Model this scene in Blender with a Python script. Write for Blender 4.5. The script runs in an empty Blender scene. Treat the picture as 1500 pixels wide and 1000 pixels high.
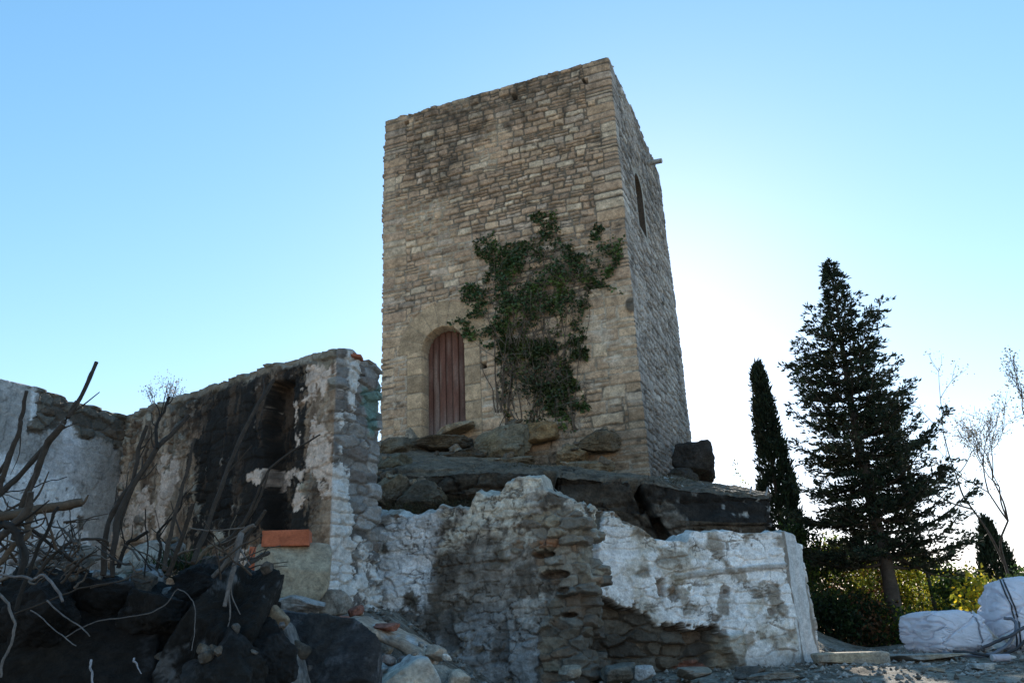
import bpy, math, random
import numpy as np
sc = bpy.context.scene
COL = sc.collection
rad = math.radians

# ------------------------------------------------------------------ camera (at the origin, Z up, looking along +Y and up)
FPX = 1215.0
def _basis():
    U = np.array([(609 - 750) / FPX, (2750 + 500) / FPX, -1.0]); U /= np.linalg.norm(U)
    F = np.array([0, 0, -1.0]); Y = F - F.dot(U) * U; Y /= np.linalg.norm(Y)
    return np.array([np.cross(Y, U), Y, U])
R = _basis()
cam = bpy.data.objects.new('camera', bpy.data.cameras.new('camera')); COL.objects.link(cam)
cam.data.sensor_width = 36.0; cam.data.lens = FPX / 1500 * 36.0
cam.data.clip_start = 0.05; cam.data.clip_end = 9000
from mathutils import Matrix, Vector
cam.matrix_world = Matrix([list(R[0]) + [0], list(R[1]) + [0], list(R[2]) + [0], [0, 0, 0, 1]])
sc.camera = cam

# ------------------------------------------------------------------ sky, sun, exposure
SUN_EL, SUN_AZ = 23.5, 10.0            # degrees; azimuth from +Y towards +X
world = bpy.data.worlds.new('World'); sc.world = world; world.use_nodes = True
wn = world.node_tree.nodes; wl = world.node_tree.links
bg = wn['Background']
sky = wn.new('ShaderNodeTexSky'); sky.sky_type = 'NISHITA'; sky.sun_disc = False
sky.sun_elevation = rad(SUN_EL); sky.sun_rotation = rad(SUN_AZ)
sky.air_density = 1.0; sky.dust_density = 0.12; sky.ozone_density = 0.35; sky.altitude = 300
sep = wn.new('ShaderNodeSeparateColor'); cmb = wn.new('ShaderNodeCombineColor'); wl.new(sky.outputs['Color'], sep.inputs['Color'])   # clear cyan winter sky, softer towards the horizon
for ch, ex, k in (('Red', 1.10, .72), ('Green', .80, 1.25), ('Blue', .70, 1.65)):
    p_ = wn.new('ShaderNodeMath'); p_.operation = 'POWER'; p_.inputs[1].default_value = ex; wl.new(sep.outputs[ch], p_.inputs[0])
    m_ = wn.new('ShaderNodeMath'); m_.operation = 'MULTIPLY'; m_.inputs[1].default_value = k; wl.new(p_.outputs['Value'], m_.inputs[0]); wl.new(m_.outputs['Value'], cmb.inputs[ch])
wl.new(cmb.outputs['Color'], bg.inputs['Color']); bg.inputs['Strength'].default_value = 0.13
sun = bpy.data.objects.new('sun', bpy.data.lights.new('sun', 'SUN')); COL.objects.link(sun)
sun.data.energy = 4.6; sun.data.angle = rad(0.5); sun.data.color = (1.0, 0.93, 0.82)
sd = Vector((math.sin(rad(SUN_AZ)) * math.cos(rad(SUN_EL)), math.cos(rad(SUN_AZ)) * math.cos(rad(SUN_EL)), math.sin(rad(SUN_EL))))
sun.rotation_euler = sd.to_track_quat('Z', 'Y').to_euler()
sc.view_settings.view_transform = 'Standard'; sc.view_settings.look = 'None'
sc.view_settings.gamma = 1.0; sc.view_settings.exposure = 0.9
sc.cycles.max_bounces = 8; sc.cycles.transparent_max_bounces = 16

# ------------------------------------------------------------------ helpers: placing
def ray(px, py): return R @ np.array([(px - 750) / FPX, -(py - 500) / FPX, -1.0])
def at(px, py, Y): d = ray(px, py); return d * (Y / d[1])
def atz(px, py, z): d = ray(px, py); return d * (z / d[2])

# ------------------------------------------------------------------ helpers: noise
def _h(i, j, k, s):
    with np.errstate(over='ignore'):
        n = (i.astype(np.uint32) * np.uint32(374761393) + j.astype(np.uint32) * np.uint32(668265263)
             + k.astype(np.uint32) * np.uint32(2147483647) + np.uint32((s * 974634 + 12345) & 0xffffffff))
        n = (n ^ (n >> np.uint32(13))) * np.uint32(1274126177)
        n = (n ^ (n >> np.uint32(16))) * np.uint32(2246822519)
        n = n ^ (n >> np.uint32(15))
    return n.astype(np.float64) / 4294967295.0
def vn(x, y, z, s=0):
    x, y, z = np.broadcast_arrays(np.asarray(x, float), np.asarray(y, float), np.asarray(z, float))
    fx, fy, fz = np.floor(x), np.floor(y), np.floor(z)
    i, j, k = fx.astype(np.int64), fy.astype(np.int64), fz.astype(np.int64)
    a, b, c = x - fx, y - fy, z - fz
    a, b, c = a*a*(3-2*a), b*b*(3-2*b), c*c*(3-2*c)
    r = 0
    for di in (0, 1):
        wa = a if di else 1 - a
        for dj in (0, 1):
            wb = b if dj else 1 - b
            for dk in (0, 1):
                r = r + wa * wb * (c if dk else 1 - c) * _h(i + di, j + dj, k + dk, s)
    return r * 2 - 1
def fb(x, y, z=0.0, o=4, s=0, g=.5):
    t, a, n = 0, 1.0, 0
    x, y, z = np.asarray(x, float), np.asarray(y, float), np.asarray(z, float)
    for q in range(o):
        t = t + a * vn(x, y, z, s + q * 17); n += a; a *= g
        x, y, z = x * 2.03 + 3.1, y * 2.03 + 1.7, z * 2.03 + 5.3
    return t / n
def grit(x, y, s=0, f=6.0, o=6): return fb(np.asarray(x) * f, np.asarray(y) * f, 1.7 * s, o, s, .72) * 1.5
def ridge(x, y, s=0, f=3.0, o=5):
    t, a, n = 0, 1.0, 0
    for q in range(o):
        t = t + a * (1 - 2 * np.abs(vn(np.asarray(x) * f, np.asarray(y) * f, 2.3 * s + q, s + q * 13))); n += a; a *= .6; f *= 2.1
    return t / n
def ss(a, b, x):
    t = np.clip((x - a) / (b - a), 0, 1); return t * t * (3 - 2 * t)
def mix(a, b, m):
    m = np.asarray(m)[..., None]
    return np.asarray(a) * (1 - m) + np.asarray(b) * m
def sdpoly(X, Y, P):
    """signed distance, positive inside"""
    P = np.asarray(P, float); n = len(P); d = np.full(np.shape(X), 1e9); ins = np.zeros(np.shape(X), bool)
    for i in range(n):
        ax, ay = P[i]; bx, by = P[(i + 1) % n]
        ex, ey = bx - ax, by - ay; wx, wy = X - ax, Y - ay
        t = np.clip((wx * ex + wy * ey) / (ex * ex + ey * ey + 1e-12), 0, 1)
        d = np.minimum(d, (wx - t * ex) ** 2 + (wy - t * ey) ** 2)
        c = ((ay > Y) != (by > Y)) & (X < (bx - ax) * (Y - ay) / (by - ay + 1e-12) + ax)
        ins ^= c
    return np.where(ins, 1, -1) * np.sqrt(d)

# ------------------------------------------------------------------ helpers: meshes
def tag(o, label=None, cat=None, group=None, kind=None):
    if label: o['label'] = label
    if cat: o['category'] = cat
    if group: o['group'] = group
    if kind: o['kind'] = kind
    return o
def empty(name, loc, label, cat, group=None, rz=0):
    o = bpy.data.objects.new(name, None); COL.objects.link(o)
    o.location = [float(c) for c in loc]; o.rotation_euler[2] = rz
    return tag(o, label, cat, group)
class MB:
    def __init__(s): s.v, s.f, s.c, s.n = [], [], [], 0
    def add(s, v, f, c):
        v = np.asarray(v, float).reshape(-1, 3); f = np.asarray(f, np.int64)
        c = np.asarray(c, float)
        if c.ndim == 1: c = np.tile(c, (len(v), 1))
        s.v.append(v); s.f.append(f + s.n); s.c.append(c.reshape(-1, 3)); s.n += len(v)
    def build(s, name, mat, parent=None, smooth=True, origin=None):
        v = np.concatenate(s.v); c = np.concatenate(s.c)
        off = np.zeros(3)
        if parent is not None: off = np.array(parent.matrix_basis.translation)
        if origin is not None: off = np.array(origin, float)
        v = v - off
        me = bpy.data.meshes.new(name)
        me.vertices.add(len(v)); me.vertices.foreach_set('co', v.astype(np.float32).ravel())
        sizes = np.concatenate([np.full(len(f), f.shape[1]) for f in s.f])
        idx = np.concatenate([f.ravel() for f in s.f])
        me.loops.add(len(idx)); me.loops.foreach_set('vertex_index', idx.astype(np.int32))
        st = np.concatenate([[0], np.cumsum(sizes)[:-1]])
        me.polygons.add(len(sizes)); me.polygons.foreach_set('loop_start', st.astype(np.int32))
        me.polygons.foreach_set('use_smooth', np.full(len(sizes), smooth))
        me.update(calc_edges=True); me.validate()
        a = me.color_attributes.new('Col', 'FLOAT_COLOR', 'POINT')
        a.data.foreach_set('color', np.concatenate([np.clip(c, 0, 1), np.ones((len(c), 1))], 1).astype(np.float32).ravel())
        me.materials.append(mat)
        o = bpy.data.objects.new(name, me); COL.objects.link(o)
        if parent is not None: o.parent = parent
        if origin is not None: o.location = [float(q) for q in origin]
        return o
def gridfaces(nr, ncol, wrap=False):
    r = np.arange(nr - 1)[:, None]; c = np.arange(ncol if wrap else ncol - 1)[None]
    c2 = (c + 1) % ncol
    return np.stack([r*ncol + c, r*ncol + c2, (r+1)*ncol + c2, (r+1)*ncol + c], -1).reshape(-1, 4)
def catmull(P, k=6):
    P = np.asarray(P, float)
    if len(P) < 3 or k == 1:
        t = np.linspace(0, 1, k * (len(P) - 1) + 1) * (len(P) - 1); i = np.minimum(t.astype(int), len(P) - 2)
        return P[i] + (P[i+1] - P[i]) * (t - i)[:, None]
    Q = np.vstack([2*P[0] - P[1], P, 2*P[-1] - P[-2]]); out = []
    for i in range(1, len(Q) - 2):
        for t in np.arange(k) / k:
            a, b, c, d = Q[i-1:i+3]
            out.append(.5 * (2*b + (c-a)*t + (2*a-5*b+4*c-d)*t*t + (3*b-a-3*c+d)*t**3))
    return np.array(out + [P[-1]])
def tube(mb, P, r0, r1, col, n=7, k=5, wob=0.0, s=0, rough=0.0, cap=True):
    P = catmull(P, k); m = len(P)
    if wob: P = P + np.stack([fb(np.arange(m)*.35, s, q*9.1, 2, s) for q in range(3)], 1) * wob
    T = np.gradient(P, axis=0); T /= np.linalg.norm(T, axis=1)[:, None] + 1e-12
    ref = np.array([.31, .27, .91]) if abs(T[0] @ np.array([.31, .27, .91])) < .9 else np.array([1., 0, 0])
    A = np.cross(T, ref); A /= np.linalg.norm(A, axis=1)[:, None] + 1e-12; B = np.cross(T, A)
    rr = np.linspace(r0, r1, m)[:, None] * np.ones((1, n))
    an = np.arange(n) / n * 2 * math.pi
    if rough: rr = rr * (1 + rough * fb(np.arange(m)[:, None]*.6, np.cos(an)[None]*1.3, np.sin(an)[None]*1.3 + s, 2, s))
    V = P[:, None] + rr[..., None] * (A[:, None] * np.cos(an)[None, :, None] + B[:, None] * np.sin(an)[None, :, None])
    c = np.asarray(col, float)
    C = c[None, None] * (1 + .35 * fb(np.arange(m)[:, None]*.9, an[None]*1.5, s, 2, s + 3))[..., None]
    mb.add(V.reshape(-1, 3), gridfaces(m, n, True), C.reshape(-1, 3))
    if cap:
        for e, o in ((0, -1), (m - 1, 1)):
            ring = V[e]; ctr = P[e] + T[e] * o * rr[e, 0] * .3
            f = [[i, (i+1) % n, n] for i in range(n)]
            mb.add(np.vstack([ring, ctr]), f, np.clip(c * 1.7, 0, .6))
def _cube_sphere(n):
    g = np.tan(np.linspace(-1, 1, n) * math.pi / 4); a, b = np.meshgrid(g, g); o = np.ones_like(a)
    V, F, k = [], [], 0
    for f in ((o, a, b), (-o, -a, b), (-a, o, b), (a, -o, b), (-b, a, o), (b, a, -o)):
        V.append(np.stack(f, -1).reshape(-1, 3)); F.append(gridfaces(n, n) + k); k += n * n
    V = np.concatenate(V); V /= np.linalg.norm(V, axis=1)[:, None]
    return V, np.concatenate(F)
def rock_shape(size, seed, n=22, facets=11, rough=.06, box=.0, strata=0.0):
    V, F = _cube_sphere(n); rg = np.random.RandomState(seed)
    r = np.ones(len(V)) * 1.25
    if box:
        e = 2 + 10 * box; r = 1.0 / (np.abs(V) ** e).sum(1) ** (1 / e)
    for q in range(facets):
        d = rg.normal(size=3); d /= np.linalg.norm(d); c = rg.uniform(.72, .98); dt = V @ d
        with np.errstate(divide='ignore', invalid='ignore'): lim = np.where(dt > .05, c / dt, 9)
        r = np.minimum(r, lim)
    r = r * (1 + rough * fb(V[:, 0]*2.2, V[:, 1]*2.2, V[:, 2]*2.2 + seed, 4, seed) * 1.6)
    r += rough * .7 * fb(V[:, 0]*7, V[:, 1]*7, V[:, 2]*7 + seed, 5, seed + 5, .65) - rough * .5 * np.abs(fb(V[:, 0]*3.4, V[:, 1]*3.4, V[:, 2]*4.4 + seed, 4, seed + 6))
    P = V * r[:, None]
    if strata: P = P * (1 + strata * np.sin(P[:, 2:3] * 9 + 2 * fb(P[:, 0]*2, P[:, 1]*2, 0, 2, seed)[:, None]) * np.array([1, 1, 0]))
    return P * np.asarray(size) * .5, F
def rotm(rx, ry, rz):
    return np.array(Matrix.Rotation(rz, 3, 'Z') @ Matrix.Rotation(ry, 3, 'Y') @ Matrix.Rotation(rx, 3, 'X'))
def rock_col(P, base, seed, spots=0.0, var=.5, lichen=(.5, .5, .45), sc_=3.0):
    n = fb(P[:, 0]*sc_, P[:, 1]*sc_, P[:, 2]*sc_, 6, seed, .7) * 1.5; C = np.asarray(base)[None] * np.clip(1 + var * n, .2, 2)[:, None]
    n2 = fb(P[:, 0]*1.4, P[:, 1]*1.4, P[:, 2]*1.4, 3, seed + 9)
    C = C * mix(np.ones(3), [1.12, 1.0, .82], ss(-.1, .4, n2))
    if spots: C = mix(C, lichen, spots * ss(.10, .35, fb(P[:, 0]*6, P[:, 1]*6, P[:, 2]*6, 6, seed + 21, .72)))
    return C
def rock(name, pos, size, base, seed, label, cat='stone', group=None, rot=(0, 0, 0), mat=None, **k):
    ck = {q: k.pop(q) for q in ('spots', 'var', 'lichen', 'sc_') if q in k}
    P, F = rock_shape(size, seed, **k); P = P @ rotm(*rot).T
    mb = MB(); mb.add(P + np.array(pos), F, rock_col(P * 1.0 + seed, base, seed, **ck))
    return tag(mb.build(name, mat or M['stone'], origin=pos), label, cat, group)
def leaves(mb, P, D, L, W, col, rg, var=.3, jit=.5):
    """rhombic leaf faces at P pointing along D"""
    n = len(P); D = D + rg.normal(size=(n, 3)) * jit; D /= np.linalg.norm(D, axis=1)[:, None] + 1e-9
    S = np.cross(D, rg.normal(size=(n, 3))); S /= np.linalg.norm(S, axis=1)[:, None] + 1e-9
    N = np.cross(D, S)
    l = L * rg.uniform(.6, 1.3, (n, 1)); w = W * rg.uniform(.7, 1.3, (n, 1)) * .5
    V = np.stack([P, P + D*l*.5 + S*w + N*w*.35, P + D*l, P + D*l*.5 - S*w + N*w*.35], 1)
    col = np.asarray(col, float)
    if col.ndim == 1: col = np.tile(col, (n, 1))
    C = col * (1 + var * rg.uniform(-1, 1, (n, 1))) * (1 + .12 * rg.uniform(-1, 1, (n, 3)))
    mb.add(V.reshape(-1, 3), np.arange(4 * n).reshape(n, 4), np.repeat(C, 4, 0))

# ------------------------------------------------------------------ materials (all node based, tinted by the per-point colours of each surface)
def mat_vc(name, rough=.9, bump=.4, scale=40., var=.25, trans=0.0, spec=.3, fine=True, dist=.01):
    m = bpy.data.materials.new(name); m.use_nodes = True; nt = m.node_tree; N, L = nt.nodes, nt.links
    b = N['Principled BSDF']; b.inputs['Roughness'].default_value = rough; b.inputs['Specular IOR Level'].default_value = spec
    a = N.new('ShaderNodeAttribute'); a.attribute_name = 'Col'; out = a.outputs['Color']
    if fine:
        tc = N.new('ShaderNodeTexCoord'); hs_ = []
        for sc_, v_, lo, hi in ((scale, var, .3, .7), (scale * .27, var * .8, .35, .65)):
            nz = N.new('ShaderNodeTexNoise'); nz.inputs['Scale'].default_value = sc_; nz.inputs['Detail'].default_value = 9; nz.inputs['Roughness'].default_value = .72
            L.new(tc.outputs['Object'], nz.inputs['Vector']); hs_.append(nz)
            mr = N.new('ShaderNodeMapRange'); mr.inputs['From Min'].default_value = lo; mr.inputs['From Max'].default_value = hi
            mr.inputs['To Min'].default_value = 1 - v_; mr.inputs['To Max'].default_value = 1 + v_
            L.new(nz.outputs['Fac'], mr.inputs['Value'])
            mx = N.new('ShaderNodeVectorMath'); mx.operation = 'SCALE'; L.new(out, mx.inputs[0]); L.new(mr.outputs['Result'], mx.inputs['Scale'])
            out = mx.outputs['Vector']
        ad = N.new('ShaderNodeMath'); ad.operation = 'MULTIPLY_ADD'; ad.inputs[1].default_value = 1.6; L.new(hs_[1].outputs['Fac'], ad.inputs[0]); L.new(hs_[0].outputs['Fac'], ad.inputs[2])
        bp = N.new('ShaderNodeBump'); bp.inputs['Strength'].default_value = bump; bp.inputs['Distance'].default_value = dist
        L.new(ad.outputs['Value'], bp.inputs['Height']); L.new(bp.outputs['Normal'], b.inputs['Normal'])
    L.new(out, b.inputs['Base Color'])
    if trans:
        t = N.new('ShaderNodeBsdfTranslucent'); L.new(out, t.inputs['Color'])
        ms = N.new('ShaderNodeMixShader'); ms.inputs['Fac'].default_value = trans
        L.new(b.outputs['BSDF'], ms.inputs[1]); L.new(t.outputs['BSDF'], ms.inputs[2])
        L.new(ms.outputs['Shader'], N['Material Output'].inputs['Surface'])
    return m
M = {}
M['masonry'] = mat_vc('masonry', .92, .8, 34, .38, dist=.014)
M['plaster'] = mat_vc('plaster', .9, .9, 42, .30, dist=.014)
M['stone'] = mat_vc('stone', .9, .9, 42, .4, dist=.014)
M['outcrop'] = mat_vc('outcrop', .92, 1.0, 26, .5, dist=.03)
M['soil'] = mat_vc('soil', .95, 1.0, 24, .55, dist=.04)
M['wood'] = mat_vc('wood', .85, .5, 90, .3, dist=.004)
M['bark'] = mat_vc('bark', .9, .6, 60, .3, dist=.008)
M['needles'] = mat_vc('needles', .7, trans=.12, fine=False, spec=.2)
M['leaf'] = mat_vc('leaf', .55, trans=.5, fine=False, spec=.3)
M['ivy_leaf'] = mat_vc('ivy_leaf', .5, trans=.15, fine=False, spec=.35)
M['woven'] = mat_vc('woven', .75, .12, 220, .05, trans=.35, dist=.002)
M['brick'] = mat_vc('brick', .9, .3, 80, .2)
M['rubber'] = mat_vc('rubber', .5, .1, 80, .1, spec=.4)

# ------------------------------------------------------------------ masonry pattern: courses of irregular stones
def masonry(U, Z, seed, hr, wr, gap=.012, bevel=.03, relief=.02, warp=.04, split=.3, edge=.010, rnd=.03):
    rg = np.random.RandomState(seed)
    Zw = Z + warp * fb(U*.45, Z*.45, 0, 2, seed + 1) + edge * 1.2 * fb(U*5, Z*5, 0, 2, seed + 2)
    Uw = U + edge * 2 * fb(U*4, Z*4, 7, 2, seed + 3)
    zb = [Z.min() - .6]
    while zb[-1] < Z.max() + .6: zb.append(zb[-1] + rg.uniform(*hr))
    zb = np.array(zb); J = np.clip(np.searchsorted(zb, Zw, 'right') - 1, 0, len(zb) - 2)
    u0, u1 = U.min() - 1, U.max() + 1
    du = np.zeros(U.shape); lo = zb[J].copy(); hi = zb[J + 1].copy(); I = np.zeros(U.shape, np.int64)
    for j in np.unique(J):
        ub = [u0 - rg.uniform(0, .3)]; q = (zb[j+1] - zb[j]) / hr[1]
        while ub[-1] < u1: ub.append(ub[-1] + rg.uniform(*wr) * (.55 + .6 * q))
        ub = np.array(ub); m = J == j; x = Uw[m]
        i = np.clip(np.searchsorted(ub, x, 'right') - 1, 0, len(ub) - 2)
        du[m] = np.minimum(x - ub[i], ub[i+1] - x); I[m] = i
    hsh = _h(I, J, I * 0, seed)
    mid = (lo + hi) / 2 + (_h(I, J, I*0 + 3, seed) - .5) * (hi - lo) * .3
    sp = (hsh < split) & (hi - lo > hr[0] * 1.15); up = sp & (Zw > mid)
    hi = np.where(sp & ~up, mid, hi); lo = np.where(up, mid, lo); K = up.astype(np.int64)
    dz = np.minimum(Zw - lo, hi - Zw)
    a, b = np.maximum(rnd - du, 0), np.maximum(rnd - dz, 0)
    d = np.where((a > 0) & (b > 0), rnd - np.hypot(a, b), np.minimum(du, dz))
    d = d + edge * fb(U*14, Z*14, 3, 3, seed + 4)
    e = ss(gap * .6, gap * .6 + bevel, d)
    r1, r2, r3 = [_h(I, J, K * 7 + q, seed + 11) for q in (1, 2, 3)]
    h = e * relief * (.35 + 1.1 * r1) + e * .25 * relief * fb(U*8, Z*8, r2 * 50, 3, seed + 6)
    return h, e, r1, r2, r3
def fieldstone(U, Z, seed, su=.30, sz=.17, gap=.10, bevel=.10, relief=.04, edge=.16):
    x = U / su + .25 * fb(U*2.5, Z*2.5, 0, 3, seed + 1); y = Z / sz + .30 * fb(U*2.2, Z*2.2, 5, 3, seed + 2)
    y0 = np.floor(y); F1 = np.full(U.shape, 9.); F2 = F1.copy(); id1 = np.zeros(U.shape, np.int64)
    for dj in (-1, 0, 1):
        j = (y0 + dj).astype(np.int64); xs = x + .5 * (j % 2); x0 = np.floor(xs)
        for di in (-1, 0, 1):
            i = (x0 + di).astype(np.int64); z0 = i * 0
            px = i + .5 + .72 * (_h(i, j, z0, seed) - .5); py = j + .5 + .55 * (_h(i, j, z0 + 1, seed) - .5)
            k = .7 + .7 * _h(i, j, z0 + 2, seed)
            d = (np.abs(xs - px) ** 2.6 + np.abs(y - py) ** 2.6) ** (1 / 2.6) / k
            c = d < F1; F2 = np.where(c, F1, np.minimum(F2, d)); id1 = np.where(c, i * 7919 + j, id1); F1 = np.where(c, d, F1)
    d = F2 - F1 + edge * grit(U, Z, seed + 4, 7, 5); e = ss(gap * .4, gap * .4 + bevel, d)
    r1, r2, r3 = [_h(id1, id1 * 0 + q, id1 * 0, seed + 11) for q in (1, 2, 3)]
    h = e * relief * (.2 + 1.25 * r1) + .55 * relief * ridge(U, Z * 1.8, seed + 6, 3.2, 5) + .008 * grit(U, Z, seed + 8, 10, 5)
    return h, e, r1, r2, r3
PAL = np.array([[.50, .31, .175], [.53, .345, .205], [.45, .28, .17], [.56, .42, .28], [.40, .25, .15], [.47, .285, .17], [.46, .335, .245], [.44, .27, .165]])
def stone_tint(r2, r3, pal=PAL):
    k = np.clip((r2 * len(pal)).astype(int), 0, len(pal) - 1)
    return pal[k] * (.80 + .40 * r3)[..., None]

# ------------------------------------------------------------------ wall shell: a displaced sheet round a plan polygon, capped on top
def shell(name, corners, zb, ztop, res, dz, style, med, mat, parent, cr=.04, capz=None, capn=.03, capcol=None, seed=0):
    C = np.array(corners, float); n = len(C); pts, nor, per = [], [], []
    E = np.roll(C, -1, 0) - C; Ln = np.linalg.norm(E, axis=1); E = E / Ln[:, None]; Nn = np.stack([E[:, 1], -E[:, 0]], 1); p0 = 0
    for i in range(n):
        m = max(3, int(Ln[i] / res[i])); t = np.arange(m) / m * Ln[i]
        if res[i] > .06: t = np.unique(np.concatenate([t, [.01, .02, .03, Ln[i]-.03, Ln[i]-.015]]))
        nn = np.tile(Nn[i], (len(t), 1))
        for dd, nb in ((t, Nn[i-1]), (Ln[i] - t, Nn[(i+1) % n])):
            w = np.clip(.5 - .5 * dd / cr, 0, .5)[:, None]; nn = nn * (1 - w) + nb * w
        nn /= np.linalg.norm(nn, axis=1)[:, None]
        ins = np.minimum(t, Ln[i] - t); rr = np.clip(1 - ins / cr, 0, 1) ** 2 * cr * .4
        pts.append(C[i] + E[i] * t[:, None] - nn * rr[:, None]); nor.append(nn); per.append(p0 + t); p0 += Ln[i]
    pts, nor, per = np.vstack(pts), np.vstack(nor), np.concatenate(per)
    A, B = np.array(med[0], float), np.array(med[1], float); ab = B - A
    tt = np.clip(((pts - A) @ ab) / (ab @ ab + 1e-9), 0, 1); mpt = A + tt[:, None] * ab
    zt = ztop(pts, per) + capn * .6 * fb(per * 7, seed, 0, 3, seed); nz = max(4, int((zt.max() - zb) / dz))
    v = np.linspace(0, 1, nz)[:, None]; Z = zb + v * (zt[None] - zb); Pm = np.tile(per, (nz, 1))
    h, col = style(Pm, Z, zt[None] - Z)
    V = np.zeros(Z.shape + (3,)); V[..., :2] = pts[None] + nor[None] * h[..., None]; V[..., 2] = Z
    rows, cols = [V], [col]; top = V[-1]; mz = ztop(mpt, per)
    if capz is None: capz = [(.08, .01), (.2, .02), (.4, .03), (.6, .03), (.8, .03), (1., .03)]
    for t, dzz in capz:
        q = np.zeros_like(top); q[:, :2] = top[:, :2] * (1 - t) + mpt * t
        q[:, 2] = top[:, 2] * (1 - min(1, t)) + mz * min(1, t) + dzz + capn * fb(q[:, 0]*6, q[:, 1]*6, 0, 3, seed + 2) * min(1, t*3)
        rows.append(q[None]); cc = (col[-1] if capcol is None else mix(col[-1], capcol, np.full(len(per), .7)))
        cols.append((cc * (1 + .3 * fb(q[:, 0]*9, q[:, 1]*9, 0, 2, seed))[:, None])[None])
    V = np.concatenate(rows); col = np.concatenate(cols)
    mb = MB(); mb.add(V.reshape(-1, 3), gridfaces(len(V), len(per), True), col.reshape(-1, 3))
    return mb.build(name, mat, parent)

class Plane2:
    """vertical wall plane through plan points a -> b; uv() gives wall coordinates of a sight line"""
    def __init__(s, a, b):
        s.a = np.array(a, float); s.b = np.array(b, float); s.L = np.linalg.norm(s.b - s.a); s.d = (s.b - s.a) / s.L; s.n = np.array([s.d[1], -s.d[0]])
    def uv(s, px, py):
        r = ray(px, py); t = (s.a @ s.n) / (r[:2] @ s.n); q = r * t
        return (q[:2] - s.a) @ s.d, q[2]
    def poly(s, P, du=0.0): return [(s.uv(*p)[0] + du, s.uv(*p)[1]) for p in P]
    def at(s, u, z, off=0.0):
        q = s.a + s.d * u + s.n * off; return np.array([q[0], q[1], z])

# ================================================================== GROUND
def ground_z(X, Y):
    X = np.asarray(X, float); Y = np.asarray(Y, float)
    base = np.interp(Y, [-5, 3, 6, 9, 12, 18, 30, 80, 400, 3000], [-1.65, -1.45, -.85, -.47, -.29, -.21, -.6, -4, -18, -60])
    md = np.interp(X, [-30, -12, -3.6, -2.4, -1.5, -.9, -.35, .2], [1.2, 1.15, .95, .9, .70, .30, .02, 0]) * np.interp(Y, [2.4, 4.2, 5.4, 7, 11, 14, 22], [0, .25, 1.45, 1.35, 1.2, .9, 0])
    hill = 2.6 * ss(0, 1, (1 - np.hypot((X - .6) / 6.5, (Y - 19.5) / 7)) * 1.6) * ss(11.6, 13.2, Y)
    return base + md + hill
def axis(lo, hi, st, far):
    a = [lo]; s = st
    while a[-1] > -far: s *= 1.35; a.append(a[-1] - s)
    b = [hi]; s = st
    while b[-1] < far: s *= 1.35; b.append(b[-1] + s)
    return np.concatenate([a[::-1], np.arange(lo + st, hi, st), b])
gx, gy = axis(-7, 9.5, .06, 3000), axis(2.5, 19, .06, 3000)
GX, GY = np.meshgrid(gx, gy); near = ss(60, 20, np.hypot(GX, GY))
GZ = ground_z(GX, GY) + near * (.07 * fb(GX*.8, GY*.8, 0, 3, 5) + .035 * fb(GX*4, GY*4, 0, 4, 6))
gn = fb(GX*1.1, GY*1.1, 0, 4, 7); gp = ss(.1, .35, fb(GX*9, GY*9, 0, 3, 8))
gc = mix([.16, .125, .09], [.27, .235, .185], ss(-.3, .35, gn)); gc = mix(gc, [.33, .31, .28], .6 * gp)
gc = mix(gc, np.array([.035, .031, .028]), ss(-.1, -1.0, GX) * ss(10, 7, GY) * ss(1.5, 2.5, GY) * .9)  # mound soil darkened; the dimmer sky light there is put into the colour
gc = mix(gc, [.10, .12, .05], ss(20, 30, GY) * .9); gc = mix(gc, [.50, .41, .29], ss(1.5, -1.5, GY) * .95)   # unseen ground behind the viewer, made pale to bounce warm sunlight onto the walls
mb = MB(); mb.add(np.stack([GX, GY, GZ], -1).reshape(-1, 3), gridfaces(len(gy), len(gx)), gc.reshape(-1, 3))
tag(mb.build('ground', M['soil']), kind='structure')

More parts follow.
